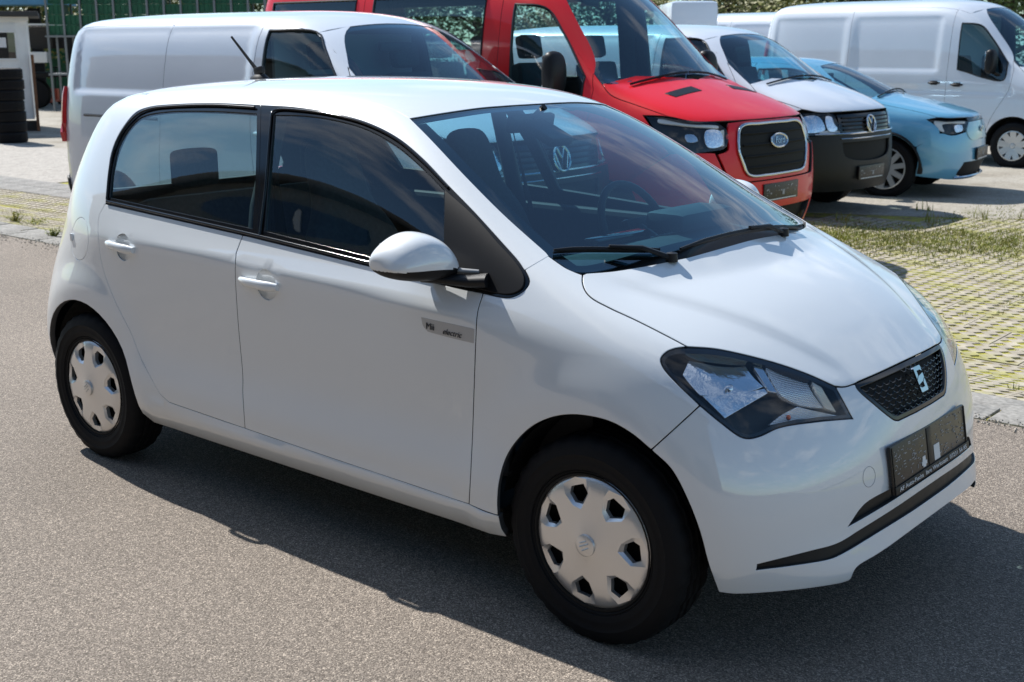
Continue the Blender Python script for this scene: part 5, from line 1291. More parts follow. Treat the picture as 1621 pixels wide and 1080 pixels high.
# ---- light blue electric car
BMp = Map([(0, 0), (-.9, -1.12), (-1.72, -1.98), (-4.0, -3.9), (-4.87, -4.46)], [(0, 0), (.36, .27), (1.05, .93), (1.36, 1.15), (1.92, 1.58), (2.0, 1.63)], [(0, .98), (1.05, .97), (1.3, .93), (1.6, .86), (1.92, .78)])
b_skin = van_skin(BMp, None, 4)
bl = M['blue_paint']
BL = dict(skin=b_skin, map=BMp, paint=bl, axles=(-.86, -3.63), arch=.40, rw=.355, sill=.30, wmax=.90, len=4.4, rim=.245, rim_mat=M['silver_paint'], rim_kind='alloy', glass=M['glass_tint'],
    rail=[(-4.15, .60, 1.45), (-3.6, .60, 1.54), (-2.8, .60, 1.57), (-2.3, .60, 1.57), (-1.88, .59, 1.53)],
    ws_side=[(-1.88, .59, 1.53), (-1.6, .65, 1.40), (-1.35, .70, 1.26), (-1.14, .76, 1.13)],
    hood_side=[(-1.14, .76, 1.13), (-1.0, .78, 1.08), (-.6, .78, 1.02), (-.32, .76, .96)],
    lamp_edge=[(-.32, .76, .96), (-.42, .84, .94, 'c'), (-.28, .82, .84), (-.26, .82, .78, 'c'), (-.50, .89, .62)],
    rear=[(-4.28, .86, .35), (-4.28, .88, .6), (-4.26, .87, .9), (-4.22, .82, 1.1), (-4.18, .70, 1.3), (-4.15, .60, 1.45)],
    roof_rear=[(-4.15, .60, 1.45), (-4.25, .3, 1.46), (-4.26, .004, 1.465)], cowl=(-.98, 1.12),
    seams=[None, [(-2.62, 1.57), (-2.62, 1.0), (-2.64, .30)], [(-1.86, 1.52, 'c'), (-1.45, 1.26), (-1.24, 1.10, 'c'), (-1.22, .9), (-1.32, .60), (-1.36, .30)]],
    panels=['rear_side_panel', 'front_door'],
    windows={'front_door': [[(-2.56, 1.48, 'c'), (-2.1, 1.48), (-1.85, 1.40), (-1.5, 1.18), (-1.42, 1.08, 'c'), (-2.56, 1.06, 'c')]], 'rear_side_panel': [[(-3.5, 1.44), (-2.68, 1.48, 'c'), (-2.68, 1.06, 'c'), (-3.5, 1.08)]]},
    lamp=[(-.40, .83, .935, 'c'), (-.2, .70, .93), (-.10, .50, .92, 'c'), (-.06, .36, .90, 'c'), (-.06, .46, .80, 'c'), (-.16, .70, .76), (-.26, .81, .80)],
    lamp_parts=[('daylight_strip', [(-.34, .80, .92), (-.2, .68, .915), (-.08, .42, .905), (-.08, .42, .885), (-.2, .66, .893), (-.27, .74, .87), (-.22, .76, .80), (-.28, .80, .82)], M['print_white']), ('main_reflector', [(-.14, .62, .86), (-.1, .50, .86), (-.1, .50, .80), (-.14, .62, .79)], M['chrome_facet'])],
    hood_front=[(-.32, .76, .96), (-.2, .65, .95), (-.1, .40, .945), (-.06, .2, .945), (-.05, .004, .945)],
    nose=[('lamp_band', [(-.37, .935, 'c'), (0, .94), (.37, .935, 'c'), (.37, .895, 'c'), (0, .90), (-.37, .895, 'c')], M['black_gloss'], .002), ('nose_shield', [(-.37, .89, 'c'), (0, .895), (.37, .89, 'c'), (.46, .79), (.40, .70), (0, .69), (-.40, .70), (-.46, .79)], M['blue_pale'] if 'blue_pale' in M else bl, .010)],
    bumper=dict(mat=bl, top=[(-.004, .685), (-.3, .69), (-.42, .74)], side=[(-.07, .44, .78), (-.16, .70, .75), (-.26, .82, .78), (-.50, .89, .62)], arch=[(-.50, .89, .62, 'c'), (-.475, .89, .45), (-.50, .86, .28)], bottom=[(-.50, .86, .28, 'c'), (-.25, .80, .24), (-.05, .45, .22), (0, .004, .22)], holes=[[(-.52, .44, 'c'), (.52, .44, 'c'), (.60, .30), (-.60, .30)]]),
    chrome_lines=[(.262, .62, .016)], badge=(.80, .055, 'oval'), plate=.52, rear_split=.55, tail=(-4.24, .95, 1.0), rear_bumper=bl,
    seats=[(-2.1, -.38, .62), (-2.1, .38, .62)], cladding=1, mirror=(-1.42, 1.10, .15), mirror_mat=bl, handles=[(-2.4, .92)], handle_mat=bl, wipers=[(-.6, -.05), (-.02, .55)])
vehicle('parked_car', 'light blue electric crossover with slim headlamps parked beside the large white panel van', 'car', (-3.45, 11.63, 7.3, -.19), BL)
# ------------------------------------------------------------------ ground
def gmat_asphalt():
    mt = bpy.data.materials.new('asphalt'); mt.use_nodes = True; nt = mt.node_tree; b = nt.nodes['Principled BSDF']; b.inputs['Roughness'].default_value = .88
    N = nt.nodes.new; L = nt.links.new; tcn = N('ShaderNodeTexCoord')
    vo = N('ShaderNodeTexVoronoi'); vo.inputs['Scale'].default_value = 270; L(tcn.outputs['Object'], vo.inputs['Vector'])
    vo2 = N('ShaderNodeTexVoronoi'); vo2.inputs['Scale'].default_value = 120; L(tcn.outputs['Object'], vo2.inputs['Vector'])
    n1 = N('ShaderNodeTexNoise'); n1.inputs['Scale'].default_value = .55; n1.inputs['Detail'].default_value = 8; L(tcn.outputs['Object'], n1.inputs['Vector'])
    n2 = N('ShaderNodeTexNoise'); n2.inputs['Scale'].default_value = 45; n2.inputs['Detail'].default_value = 8; n2.inputs['Roughness'].default_value = .7; L(tcn.outputs['Object'], n2.inputs['Vector'])
    sepc = N('ShaderNodeSeparateColor'); L(vo.outputs['Color'], sepc.inputs[0])
    r = N('ShaderNodeValToRGB'); e = r.color_ramp.elements; e[0].position = 0; e[0].color = (.10, .080, .063, 1); e[1].position = 1; e[1].color = (.48, .405, .33, 1)
    for p, c in ((.30, (.152, .126, .102)), (.62, (.218, .182, .149)), (.88, (.31, .262, .214))):
        q = e.new(p); q.color = (*c, 1)
    L(sepc.outputs[0], r.inputs[0])
    mr = N('ShaderNodeMapRange'); mr.inputs['From Min'].default_value = .3; mr.inputs['From Max'].default_value = .7; mr.inputs['To Min'].default_value = .84; mr.inputs['To Max'].default_value = 1.12; L(n1.outputs[0], mr.inputs[0])
    mr2 = N('ShaderNodeMapRange'); mr2.inputs['From Min'].default_value = .35; mr2.inputs['From Max'].default_value = .65; mr2.inputs['To Min'].default_value = .78; mr2.inputs['To Max'].default_value = 1.16; L(n2.outputs[0], mr2.inputs[0])
    mm = N('ShaderNodeMath'); mm.operation = 'MULTIPLY'; L(mr.outputs[0], mm.inputs[0]); L(mr2.outputs[0], mm.inputs[1])
    vm = N('ShaderNodeVectorMath'); vm.operation = 'SCALE'; L(r.outputs[0], vm.inputs[0]); L(mm.outputs[0], vm.inputs['Scale']); L(vm.outputs[0], b.inputs['Base Color'])
    ad_ = N('ShaderNodeMath'); ad_.operation = 'ADD'; L(vo.outputs['Distance'], ad_.inputs[0]); L(vo2.outputs['Distance'], ad_.inputs[1])
    bp = N('ShaderNodeBump'); bp.inputs['Strength'].default_value = .6; bp.inputs['Distance'].default_value = -.0036; L(ad_.outputs[0], bp.inputs['Height']); L(bp.outputs[0], b.inputs['Normal'])
    return mt
def gmat_mix(name, cols, scale, bump=(60, .5, .01), rough=.95, scale2=40):
    mt = bpy.data.materials.new(name); mt.use_nodes = True; nt = mt.node_tree; b = nt.nodes['Principled BSDF']; b.inputs['Roughness'].default_value = rough
    N = nt.nodes.new; L = nt.links.new; tcn = N('ShaderNodeTexCoord')
    n1 = N('ShaderNodeTexNoise'); n1.inputs['Scale'].default_value = scale; n1.inputs['Detail'].default_value = 10; n1.inputs['Roughness'].default_value = .68; L(tcn.outputs['Object'], n1.inputs['Vector'])
    r = N('ShaderNodeValToRGB'); e = r.color_ramp.elements; k = len(cols)
    e[0].position = .30; e[0].color = (*cols[0], 1); e[1].position = .70; e[1].color = (*cols[-1], 1)
    for i, c in enumerate(cols[1:-1]): q = e.new(.30+.40*(i+1)/(k-1)); q.color = (*c, 1)
    L(n1.outputs[0], r.inputs[0])
    n2 = N('ShaderNodeTexNoise'); n2.inputs['Scale'].default_value = scale2; n2.inputs['Detail'].default_value = 6; L(tcn.outputs['Object'], n2.inputs['Vector'])
    mr2 = N('ShaderNodeMapRange'); mr2.inputs['From Min'].default_value = .3; mr2.inputs['From Max'].default_value = .7; mr2.inputs['To Min'].default_value = .7; mr2.inputs['To Max'].default_value = 1.25; L(n2.outputs[0], mr2.inputs[0])
    vm = N('ShaderNodeVectorMath'); vm.operation = 'SCALE'; L(r.outputs[0], vm.inputs[0]); L(mr2.outputs[0], vm.inputs['Scale']); L(vm.outputs[0], b.inputs['Base Color'])
    n3_ = N('ShaderNodeTexNoise'); n3_.inputs['Scale'].default_value = bump[0]; n3_.inputs['Detail'].default_value = 6; L(tcn.outputs['Object'], n3_.inputs['Vector'])
    bp = N('ShaderNodeBump'); bp.inputs['Strength'].default_value = bump[1]; bp.inputs['Distance'].default_value = bump[2]; L(n3_.outputs[0], bp.inputs['Height']); L(bp.outputs[0], b.inputs['Normal'])
    return mt
M['asphalt'] = gmat_asphalt()
M['lot'] = gmat_mix('lot', [(.20, .17, .13), (.30, .27, .22), (.36, .33, .28), (.26, .24, .17)], 1.3)
M['moss'] = gmat_mix('moss', [(.13, .15, .02), (.30, .29, .03), (.38, .35, .05), (.22, .18, .08), (.12, .14, .03)], 3.5, (120, .8, .01))
M['concrete'] = gmat_mix('concrete', [(.30, .275, .24), (.38, .35, .31), (.44, .41, .365)], 7, (150, .35, .003))
M['paver'] = gmat_mix('paver', [(.29, .25, .19), (.35, .31, .24), (.38, .34, .27), (.33, .31, .12), (.36, .33, .16)], 1.6, (150, .35, .003), scale2=9)
M['kerb_stone'] = gmat_mix('kerb_stone', [(.20, .19, .175), (.26, .25, .23), (.31, .295, .27)], 6, (120, .4, .003))
M['gravel'] = gmat_mix('gravel', [(.22, .19, .15), (.36, .33, .28), (.50, .47, .42)], 30, (80, 1, .02))
EY = 1.92
def gz(y):
    """height of the lot: it falls gently away from the road edge"""
    return -.165*smooth(1.9, 3.7, np.float64(y))
ys_ = [EY-.02]+list(np.linspace(1.95, 3.8, 14))+[6, 12, 40, 400]
road = mk('asphalt_road', [(-300, -400, 0), (300, -400, 0), (300, EY, 0), (-300, EY, 0)], [(0, 1, 2, 3)], M['asphalt']); road['kind'] = 'structure'
vs = [(x, y, float(gz(y))-.0055) for y in ys_ for x in (-400, 400)]
lot = mk('parking_lot', vs, [(2*i, 2*i+1, 2*i+3, 2*i+2) for i in range(len(ys_)-1)], M['moss']); lot['kind'] = 'structure'
# smooth ground around the parked vehicles and beyond, a thin bed on top of the lot
def bed(name, poly, mat, z):
    mb = MB(); P = [tuple(p) for p in poly]; gx = []
    n = len(P); mb.add([(x, y, float(gz(y))+z) for x, y in P]+[(x, y, float(gz(y))+z-.04) for x, y in P], [tuple(range(n))]+[(i, n+i, n+(i+1) % n, (i+1) % n) for i in range(n)])
    o = mb.build(name, mat); o['kind'] = 'structure'; return o
bed('gravel_lane', [(-400, 8.3), (-5.5, 8.3), (-3.2, 9.2), (-1.0, 10.4), (3, 11.5), (9, 12.2), (400, 13), (400, 399), (-400, 399)], M['lot'], .0)
bed('rear_yard', [(-300, 4.0), (-14.3, 4.0), (-14.3, 5.2), (-13.2, 5.2), (-13.2, 8.28), (-300, 8.28)], None or M['concrete'], .004)
bed('gravel_verge', [(9.75, 2.45), (400, 2.45), (400, 13.0), (9.75, 12.3)], M['lot'], .002)
bed('gravel_verge', [(-400, 2.45), (-27.4, 2.45), (-27.4, 3.95), (-400, 3.95)], M['lot'], .002)
def paver_mesh():
    """grid paver 60 x 40 x 8 cm with 6 x 4 diamond openings"""
    W_, H_ = .595, .395; out = [(-W_/2, -H_/2), (W_/2, -H_/2), (W_/2, H_/2), (-W_/2, H_/2)]
    vin = [Vector(p) for p in out]; ed = [(i, (i+1) % 4) for i in range(4)]; hl = []
    for i in range(6):
        for j in range(4):
            c = (-.25+.1*i, -.15+.1*j); q = [(c[0]-.040, c[1]), (c[0], c[1]-.040), (c[0]+.040, c[1]), (c[0], c[1]+.040)]
            o = len(vin); vin += [Vector(p) for p in q]; ed += [(o+k, o+(k+1) % 4) for k in range(4)]; hl.append((o, q))
    vo, _e, fo, a1, a2, a3 = delaunay_2d_cdt(vin, ed, [], 0, 1e-6); fs = []
    for f in fo:
        c = sum((vo[i] for i in f), Vector((0, 0)))/3
        if not any(abs(c.x-(q[1][0]))+abs(c.y-q[0][1]) < .0399 for _, q in hl): fs.append(tuple(f))
    V = [(p.x, p.y, 0) for p in vo]; n = len(V); V += [(p.x, p.y, -.02) for p in vo]
    cnt = {}
    for t in fs:
        for k in range(len(t)): cnt[(t[k], t[(k+1) % len(t)])] = 1
    for a, b in list(cnt):
        if (b, a) not in cnt: fs.append((b, a, n+a, n+b))
    me = bpy.data.meshes.new('grid_paver'); me.from_pydata(V, [], fs); me.materials.append(M['paver'])
    return me
pm_ = paver_mesh(); rg = random.Random(3)
cand = []
def dep(x, y): return math.hypot(x-CAM[0], y-CAM[1])
for i in range(-46, 16):
    for j in range(0, 23):
        x = .3+.6*i+(.3 if j % 2 else 0); y = 2.62+.4*j
        if x < -4.6 and 4.35 < y < 5.1: continue
        if x < -14.0 and y > 4.0: continue
        if x < -12.9 and y > 5.1: continue
        if y > 8.2 and x < -5: continue
        if y > np.interp(x, [-5.5, -3.2, -1, 3, 9], [8.2, 9.1, 10.3, 11.4, 12.1])-.1: continue
        f = (x-CAM[0])*_f.x+(y-CAM[1])*_f.y; r_ = (x-CAM[0])*_r.x+(y-CAM[1])*_r.y
        vis = f > 0 and abs(r_/f) < .46
        # hidden behind the parked cars
        if -2.9 < x < .3 and y < 3.0 and False: continue
        cand.append((dep(x, y) if vis else 1e3+dep(x, y), x, y))
cand.sort()
paving = bpy.data.objects.new('grid_paving', None); COL.objects.link(paving); paving['kind'] = 'structure'
def vis_right(x, y):
    return True
near_ = [c for c in cand if c[0] < 1e3][:290]; far_ = [c for c in cand if c not in near_ and c[0] < 1e3+16]
def pmat(x, y, rg):
    z = float(gz(y)); sl = (float(gz(y+.1))-float(gz(y-.1)))/.2
    return Matrix.Translation((x, y, z+rg.uniform(-.0015, .0015))) @ Matrix.Rotation(math.atan(sl)+rg.uniform(-.004, .004), 4, 'X') @ Matrix.Rotation(rg.uniform(-.004, .004), 4, 'Y')
for d, x, y in near_:
    o = bpy.data.objects.new('grid_paver', pm_); COL.objects.link(o); o.parent = paving; o.matrix_local = pmat(x, y, rg)
co = np.zeros(len(pm_.vertices)*3); pm_.vertices.foreach_get('co', co); co = np.c_[co.reshape(-1, 3), np.ones(len(pm_.vertices))]
fsb = [tuple(p.vertices) for p in pm_.polygons]; AV = []; AF = []
for d, x, y in far_:
    m_ = np.array(pmat(x, y, rg)); o = len(AV)*len(co); AV.append((co @ m_.T)[:, :3]); AF += [tuple(i+o for i in f) for f in fsb]
fo_ = mk('far_grid_pavers', np.concatenate(AV), AF, M['paver'], paving); fo_['kind'] = 'stuff'
# edging: two rows of concrete slabs along the asphalt, a band of slabs between the bays
edge = bpy.data.objects.new('edging_strip', None); COL.objects.link(edge); edge['kind'] = 'structure'
sb_ = MB(); sb_.box((0, 0, -.03), (.478, .221, .07), bev=.006); eo = sb_.build('edging_slab', M['kerb_stone'], edge, 40); first = True
for row in range(2):
    for i in range(-24, 5):
        x = .25+.495*i+(.25 if row else 0)+.1; y = EY+.125+.235*row
        o = eo if first else eo.copy()
        if not first: COL.objects.link(o)
        o.parent = edge; o.location = (x, y, float(gz(y))+rg.uniform(-.003, .003)); o.rotation_euler = (rg.uniform(-.01, .01), rg.uniform(-.01, .01), rg.uniform(-.008, .008)); first = False
band = bpy.data.objects.new('slab_band', None); COL.objects.link(band); band['kind'] = 'structure'
b2 = MB(); b2.box((0, 0, -.03), (.392, .390, .07), bev=.004); bo2 = b2.build('band_slab', M['kerb_stone'], band, 40); first = True
for row in range(2):
    for i in range(-40, 4):
        x = -5.4+.4*i; o = bo2 if first else bo2.copy()
        if x > -4.9: continue
        if not first: COL.objects.link(o)
        y = 4.62+.4*row; o.parent = band; o.location = (x, y, float(gz(y))+.0); first = False
# loose gravel along the asphalt edge
st = MB()
for k in range(2600):
    x = rg.uniform(-12, 2.0); y = EY+rg.gauss(0, .045 if x > -5 else .10); s_ = rg.uniform(.004, .011); a = rg.uniform(0, 3)
    c = Vector((x, y, s_*.3+(float(gz(y))))); q = [Vector((math.cos(a+t)*s_, math.sin(a+t)*s_*.8, 0)) for t in (0, 2.1, 4.2)]
    st.add([c+q[0], c+q[1], c+q[2], c+Vector((0, 0, s_*.8))], [(0, 1, 3), (1, 2, 3), (2, 0, 3)])
go = st.build('edge_gravel', M['gravel']); go['kind'] = 'stuff'
# ---- weeds and grass
M['grass'] = pbr('grass', (.21, .235, .035), .6, noise=(3, .45)); M['dry_grass'] = pbr('dry_grass', (.36, .33, .09), .7, noise=(5, .3)); M['yellow_leaf'] = pbr('yellow_leaf', (.42, .38, .03), .6)
def blades(mb, x, y, n, r, h, rg, mi=0, wd=.0028, lean=.5):
    z = float(gz(y))-.02
    for k in range(n):
        a = rg.uniform(0, 2*math.pi); d = r*math.sqrt(rg.random()); bx, by = x+d*math.cos(a), y+d*math.sin(a); hh = h*rg.uniform(.4, 1.1)
        t = rg.uniform(0, 2*math.pi); lx, ly = math.cos(t)*hh*lean*rg.random(), math.sin(t)*hh*lean*rg.random(); p = rg.uniform(0, math.pi); wx, wy = math.cos(p)*wd, math.sin(p)*wd
        mb.add([(bx-wx, by-wy, z), (bx+wx, by+wy, z), (bx+lx*.4+wx*.7, by+ly*.4+wy*.7, z+hh*.6), (bx+lx*.4-wx*.7, by+ly*.4-wy*.7, z+hh*.6), (bx+lx, by+ly, z+hh)], [(0, 1, 2, 3), (3, 2, 4)], mi if rg.random() < .8 else 1)
gr = MB(); rg = random.Random(11)
for k in range(1200):       # low grass in front of the red minibus and the next van
    t = rg.random(); x = -3.7+2.3*t+rg.gauss(0, .35); y = 7.1+1.0*t+rg.gauss(0, .5)
    blades(gr, x, y, 12, .10, .055, rg, wd=.0045, lean=.9)
for k in range(3600):       # thin moss and grass film over the pavers further back
    x = rg.uniform(-3.0, 4.5); y = 9.3+rg.gauss(0, 1.25)
    if y > 11.3 or y < 6.5 or math.sin(x*2.1+y*1.3)+math.sin(x*.9-y*2.3+1)+rg.gauss(0, .5) < .1: continue
    blades(gr, x, y, 8, .12, .04, rg, wd=.005, lean=1.0)
for k in range(900):      # tufts in the paver openings
    x = rg.uniform(-3.2, 2.6); y = rg.uniform(2.45, 9.2); blades(gr, x, y, rg.choice((4, 6, 14)), .035, rg.choice((.02, .03, .055)), rg, wd=.0035, lean=.9)
for k in range(120):
    x = rg.uniform(-13, -6); y = rg.uniform(2.4, 2.7) if k < 40 else rg.uniform(2.7, 4.4); blades(gr, x, y, 5, .05, .03, rg)
for x, y in ((-2.9, 8.9), (-2.6, 9.5), (-2.2, 9.6), (-3.3, 9.7), (-3.6, 8.4), (-1.5, 9.9), (-2.4, 8.3)): blades(gr, x, y, 14, .09, .15, rg, wd=.006, lean=.5)
g_ = gr.build('grass', [M['grass'], M['dry_grass']]); g_['kind'] = 'stuff'
def weed(px_, py_, h, r, label, mats, n=60):
    p = at(px_, py_, z=-.02); mb = MB(); r_ = random.Random(int(px_)); z0 = float(gz(p.y))
    for k in range(n):
        a = r_.uniform(0, 2*math.pi); hh = h*r_.uniform(.3, 1); d = r*r_.random(); e = Vector((p.x+math.cos(a)*d, p.y+math.sin(a)*d, z0+hh)); s0 = Vector((p.x+math.cos(a)*d*.2, p.y+math.sin(a)*d*.2, z0-.02))
        mb.tube([s0, (s0+e)/2+Vector((0, 0, hh*.15)), e], [.0018, .0014, .001], 3)
        for q in range(3):
            c = s0+(e-s0)*r_.uniform(.5, 1); s_ = r_.uniform(.006, .016); u = Vector((r_.gauss(0, 1), r_.gauss(0, 1), r_.gauss(0, .5))).normalized(); v = u.cross(Vector((0, 0, 1))).normalized()
            mb.add([c-u*s_, c+v*s_*.6, c+u*s_, c-v*s_*.6], [(0, 1, 2, 3)], r_.choice((0, 1)))
    o = mb.build('weed', mats); return tag(o, label, 'weed', 'weeds along the edging')
weed(84, 376, .09, .09, 'green tuft of weed growing on the edging beside the white hatchback', [M['grass'], M['grass']])
weed(24, 344, .11, .11, 'yellow flowering weed on the grid pavers at the far left', [M['grass'], M['yellow_leaf']])
weed(52, 348, .07, .18, 'low sprawling yellowish weed between the flowering weed and the green tuft', [M['grass'], M['yellow_leaf']])
# ------------------------------------------------------------------ hut with tyre stack, racks and machinery at the left
M['hut_white'] = pbr('hut_white', (.78, .77, .74), .6, noise=(3, .08)); M['wood_brown'] = pbr('wood_brown', (.16, .07, .03), .7, noise=(8, .3)); M['felt'] = pbr('felt', (.05, .05, .05), .9)
M['dark_wood'] = pbr('dark_wood', (.03, .025, .02), .8)
hb0 = at(57, 208, z=-.17); ha = math.atan2(-.50, .866)   # front faces the road
hut = thing('hut', 'small white hut with a half-glazed door and flat dark roof behind the tyre stack', 'hut', (hb0.x, hb0.y, -.165), ha+math.pi/2)
# local: x along the front to the right, -y outwards
def lb(name, c, d, mat, par, bev=0.0):
    g = MB(); g.box(c, d, bev=bev); return g.build(name, mat, par, 40 if bev else None)
lb('wall', (-1.2, 1.0, 1.30), (2.4, 2.0, 2.1), M['hut_white'], hut, .01)
ro = lb('roof', (-1.2, 1.0, 2.41), (2.9, 2.5, .10), M['felt'], hut, .01); lb('fascia', (-1.2, -.02, 2.31), (2.5, .10, .08), M['hut_white'], ro)
dr = lb('door', (-.63, -.015, 1.25), (.86, .04, 1.92), M['hut_white'], hut, .006)
lb('window_pane', (-.50, -.045, 1.77), (.50, .01, .52), M['glass_dark'], dr); lb('paper_notice', (-.55, -.055, 1.83), (.26, .004, .20), M['print_white'], dr)
for z in (1.49, 2.05): lb('window_frame', (-.50, -.052, z), (.56, .02, .035), M['hut_white'], dr)
for x in (-.77, -.23): lb('window_frame', (x, -.052, 1.77), (.035, .02, .59), M['hut_white'], dr)
for x in (-.95, -.21): lb('door_bead', (x, -.04, .85), (.02, .012, .95), M['kerb_stone'], dr)
lb('door_bead', (-.58, -.04, .38), (.74, .012, .02), M['kerb_stone'], dr)
g = MB(); g.tube([(-.98, -.04, 1.2), (-.98, -.09, 1.2), (-.88, -.09, 1.2)], .012, 6); g.build('door_handle', M['satin_chrome'], dr)
lb('corner_post', (.06, -.06, .78), (.06, .06, 1.6), M['wood_brown'], hut)
for x in (-2.0, -1.1, -.1): lb('support_block', (x, .15, .09), (.28, .25, .24), M['dark_wood'], hut, .01)
def stack(px_, n, grp, where, x_off=0):
    p = at(px_, 226, z=-.17); p.x += x_off
    vs, fs = tyre_mesh(.32, .195, .20, 48); proto = mk('tyre', [(a, c, b+.0) for a, b, c in vs], [f[::-1] for f in fs], M['rubber'], smooth=True, sharp=35)
    words = ['lowest', 'second from the bottom', 'third from the bottom', 'middle', 'third from the top', 'second from the top', 'topmost']
    r_ = random.Random(int(px_)+9)
    for k in range(n):
        o = proto if k == 0 else proto.copy()
        if k: COL.objects.link(o)
        o.location = (p.x+r_.uniform(-.02, .02), p.y+r_.uniform(-.02, .02), -.165+.1+.193*k); tag(o, 'black tyre, %s of %s' % (words[k if k < 6 and n == 7 else 6] if n == 7 else words[k], where), 'tyre', grp)
stack(17, 7, 'stacked tyres by the hut', 'the tyre stack in front of the hut')
# machinery beside the hut
def fP(px_, py_, d):
    o, dd = pray(px_, py_); dd = dd*(d/dd.dot(_f)); return o+dd
tp = at(88, 172, z=-.17); tr_ = thing('trailer', 'dark flatbed trailer loaded with boxes beside the hut', 'trailer', (tp.x, tp.y, -.165), YAW-math.pi/2)
lb('bed', (.2, .6, .95), (2.6, 1.6, .12), M['black_matte'], tr_, .02); lb('side_box', (-.45, -.25, 1.45), (.95, .30, .30), M['hut_white'], tr_, .015)
lb('headboard', (.9, .6, 1.7), (.9, 1.5, 1.5), M['black_matte'], tr_, .03); lb('load', (-.5, .6, 2.0), (1.2, 1.3, .62), M['dark_wood'], tr_, .03)
lb('strap_rail', (-.3, -.2, 2.36), (1.8, .05, .05), M['hut_white'], tr_)
for x in (-.5, .9):
    g = MB(); g.lathe([(.0, -.30), (.22, -.30), (.40, -.28), (.42, -.2), (.42, -.05), (.38, .0), (0, 0)], 24, 'Y', (x, .1, .42)); g.build('wheel', M['rubber'], tr_, 40)
g = MB(); g.tube([(-.9, -.4, .1), (-.9, -.4, 1.1)], .03, 6); g.build('prop', M['black_matte'], tr_)
cb = at(84, 166, z=-.17); hr = pbr('pallet_truck_red', (.45, .06, .02), .5)
pt_ = thing('hand_pallet_truck', 'small orange-red hand pallet truck standing between hut and trailer', 'pallet truck', (cb.x, cb.y, -.165), YAW-math.pi/2)
lb('fork', (0, -.3, .12), (.35, 1.0, .06), hr, pt_, .01); lb('pump', (0, .25, .3), (.22, .2, .35), hr, pt_, .02)
g = MB(); g.tube([(0, .3, .4), (0, .45, 1.1)], .02, 8); g.tube([(-.12, .46, 1.12), (.12, .46, 1.12)], .02, 8); g.build('handle', M['black_matte'], pt_, 40)
for x in (-.12, .12):
    g = MB(); g.lathe([(0, -.03), (.08, -.03), (.08, .03), (0, .03)], 16, 'Y', (x, .28, .08)); g.build('wheel', M['black_plastic'], pt_, 40)
# racks full of green crates, and the big green bins
M['crate_green'] = pbr('crate_green', (.010, .105, .05), .45, noise=(6, .25)); M['steel_grey'] = pbr('steel_grey', (.22, .24, .25), .45, .6)
M['canopy_blue'] = pbr('canopy_blue', (.10, .28, .45), .6, noise=(2, .1))
def crate_parts(w, d, h, name, label, par_loc, rz, group):
    t = thing(name, label, 'crate', par_loc, rz, group); g = MB()
    g.box((0, 0, h/2), (w-.03, d-.03, h-.02)); g.build('bin', M['crate_green'], t)
    r_ = MB(); r_.box((0, -d/2, h-.02), (w, .02, .03)); r_.box((0, -d/2, .02), (w, .02, .03)); r_.box((0, d/2, h-.02), (w, .02, .03))
    for k in range(4): r_.box((-w/2+.02+k*(w-.04)/3, -d/2, h/2), (.022, .02, h-.04))
    for s_ in (-1, 1): r_.box((s_*(w/2-.005), 0, h-.02), (.02, d, .03))
    r_.build('ribs', M['crate_green'], t); return t
ang = YAW-math.pi/2; D0 = 34.0; base = fP(250, 72, D0); rt = Vector((math.cos(ang), math.sin(ang), 0)); fwd = Vector((-math.sin(ang), math.cos(ang), 0))
rack = thing('storage_rack', 'long grey steel rack carrying green crates behind the white vans', 'rack', (base.x, base.y, -.165), ang)
for k in range(14):
    x = -2.9+k*.46; g = MB(); g.box((x, -.32, 1.9), (.055, .05, 3.8)); g.box((x, .32, 1.9), (.055, .05, 3.8)); g.build('upright', M['steel_grey'], rack)
for z in (1.0, 2.02, 3.18):
    g = MB(); g.box((.08, 0, z), (6.1, .74, .05)); g.build('shelf', M['steel_grey'], rack)
pr = crate_parts(.395, .55, .27, 'crate', 'green plastic crate on the long steel rack', (0, 0, 0), ang, 'green crates on the rack'); pr_kids = list(pr.children)
def dupe(root, loc, rz, label=None):
    r_ = root.copy(); COL.objects.link(r_); r_.location = loc; r_.rotation_euler = (0, 0, rz)
    if label: r_['label'] = label
    for c in list(root.children):
        c2 = c.copy(); COL.objects.link(c2); c2.parent = r_
        for e_ in list(c.children):
            e2 = e_.copy(); COL.objects.link(e2); e2.parent = c2
    return r_
first = True
ORD = ['first', 'second', 'third', 'fourth', 'fifth', 'sixth', 'seventh', 'eighth', 'ninth', 'tenth', 'eleventh', 'twelfth', 'thirteenth', 'fourteenth', 'fifteenth', 'sixteenth', 'seventeenth', 'eighteenth', 'nineteenth']
for rw_, z in zip(('bottom', 'second', 'third', 'top'), (2.05, 2.325, 2.60, 2.875)):
    for k in range(13):
        if (k*7+int(z*10)) % 11 == 0 and z > 2.5: continue
        p = base+rt*(-2.9+.23+k*.46)+Vector((0, 0, -.165-base.z+z))
        lbl = 'green crate, %s from the left in the %s row on the steel rack' % (ORD[k], rw_)
        if first: pr.location = p; first = False; pr['label'] = lbl
        else: dupe(pr, p, ang+random.Random(k).uniform(-.03, .03), lbl)
bp0 = fP(86, 72, 43.0); bigc = None
lab = ['large green bin, %s of the tall pile left of the steel rack' % s_ for s_ in ('bottom', 'second', 'third', 'topmost')]
for k in range(4):
    o = crate_parts(1.5, 1.2, .90, 'large_bin', lab[k], (bp0.x, bp0.y, -.165+k*.91), ang, 'large green bins in a pile')
cp = fP(30, 60, 38.0); cn = thing('canopy', 'blue flat canopy on dark posts above the hut roof', 'canopy', (cp.x, cp.y, -.165), ang)
lb('roof_sheet', (0, 0, 3.15), (3.2, 1.6, .34), M['canopy_blue'], cn, .02)
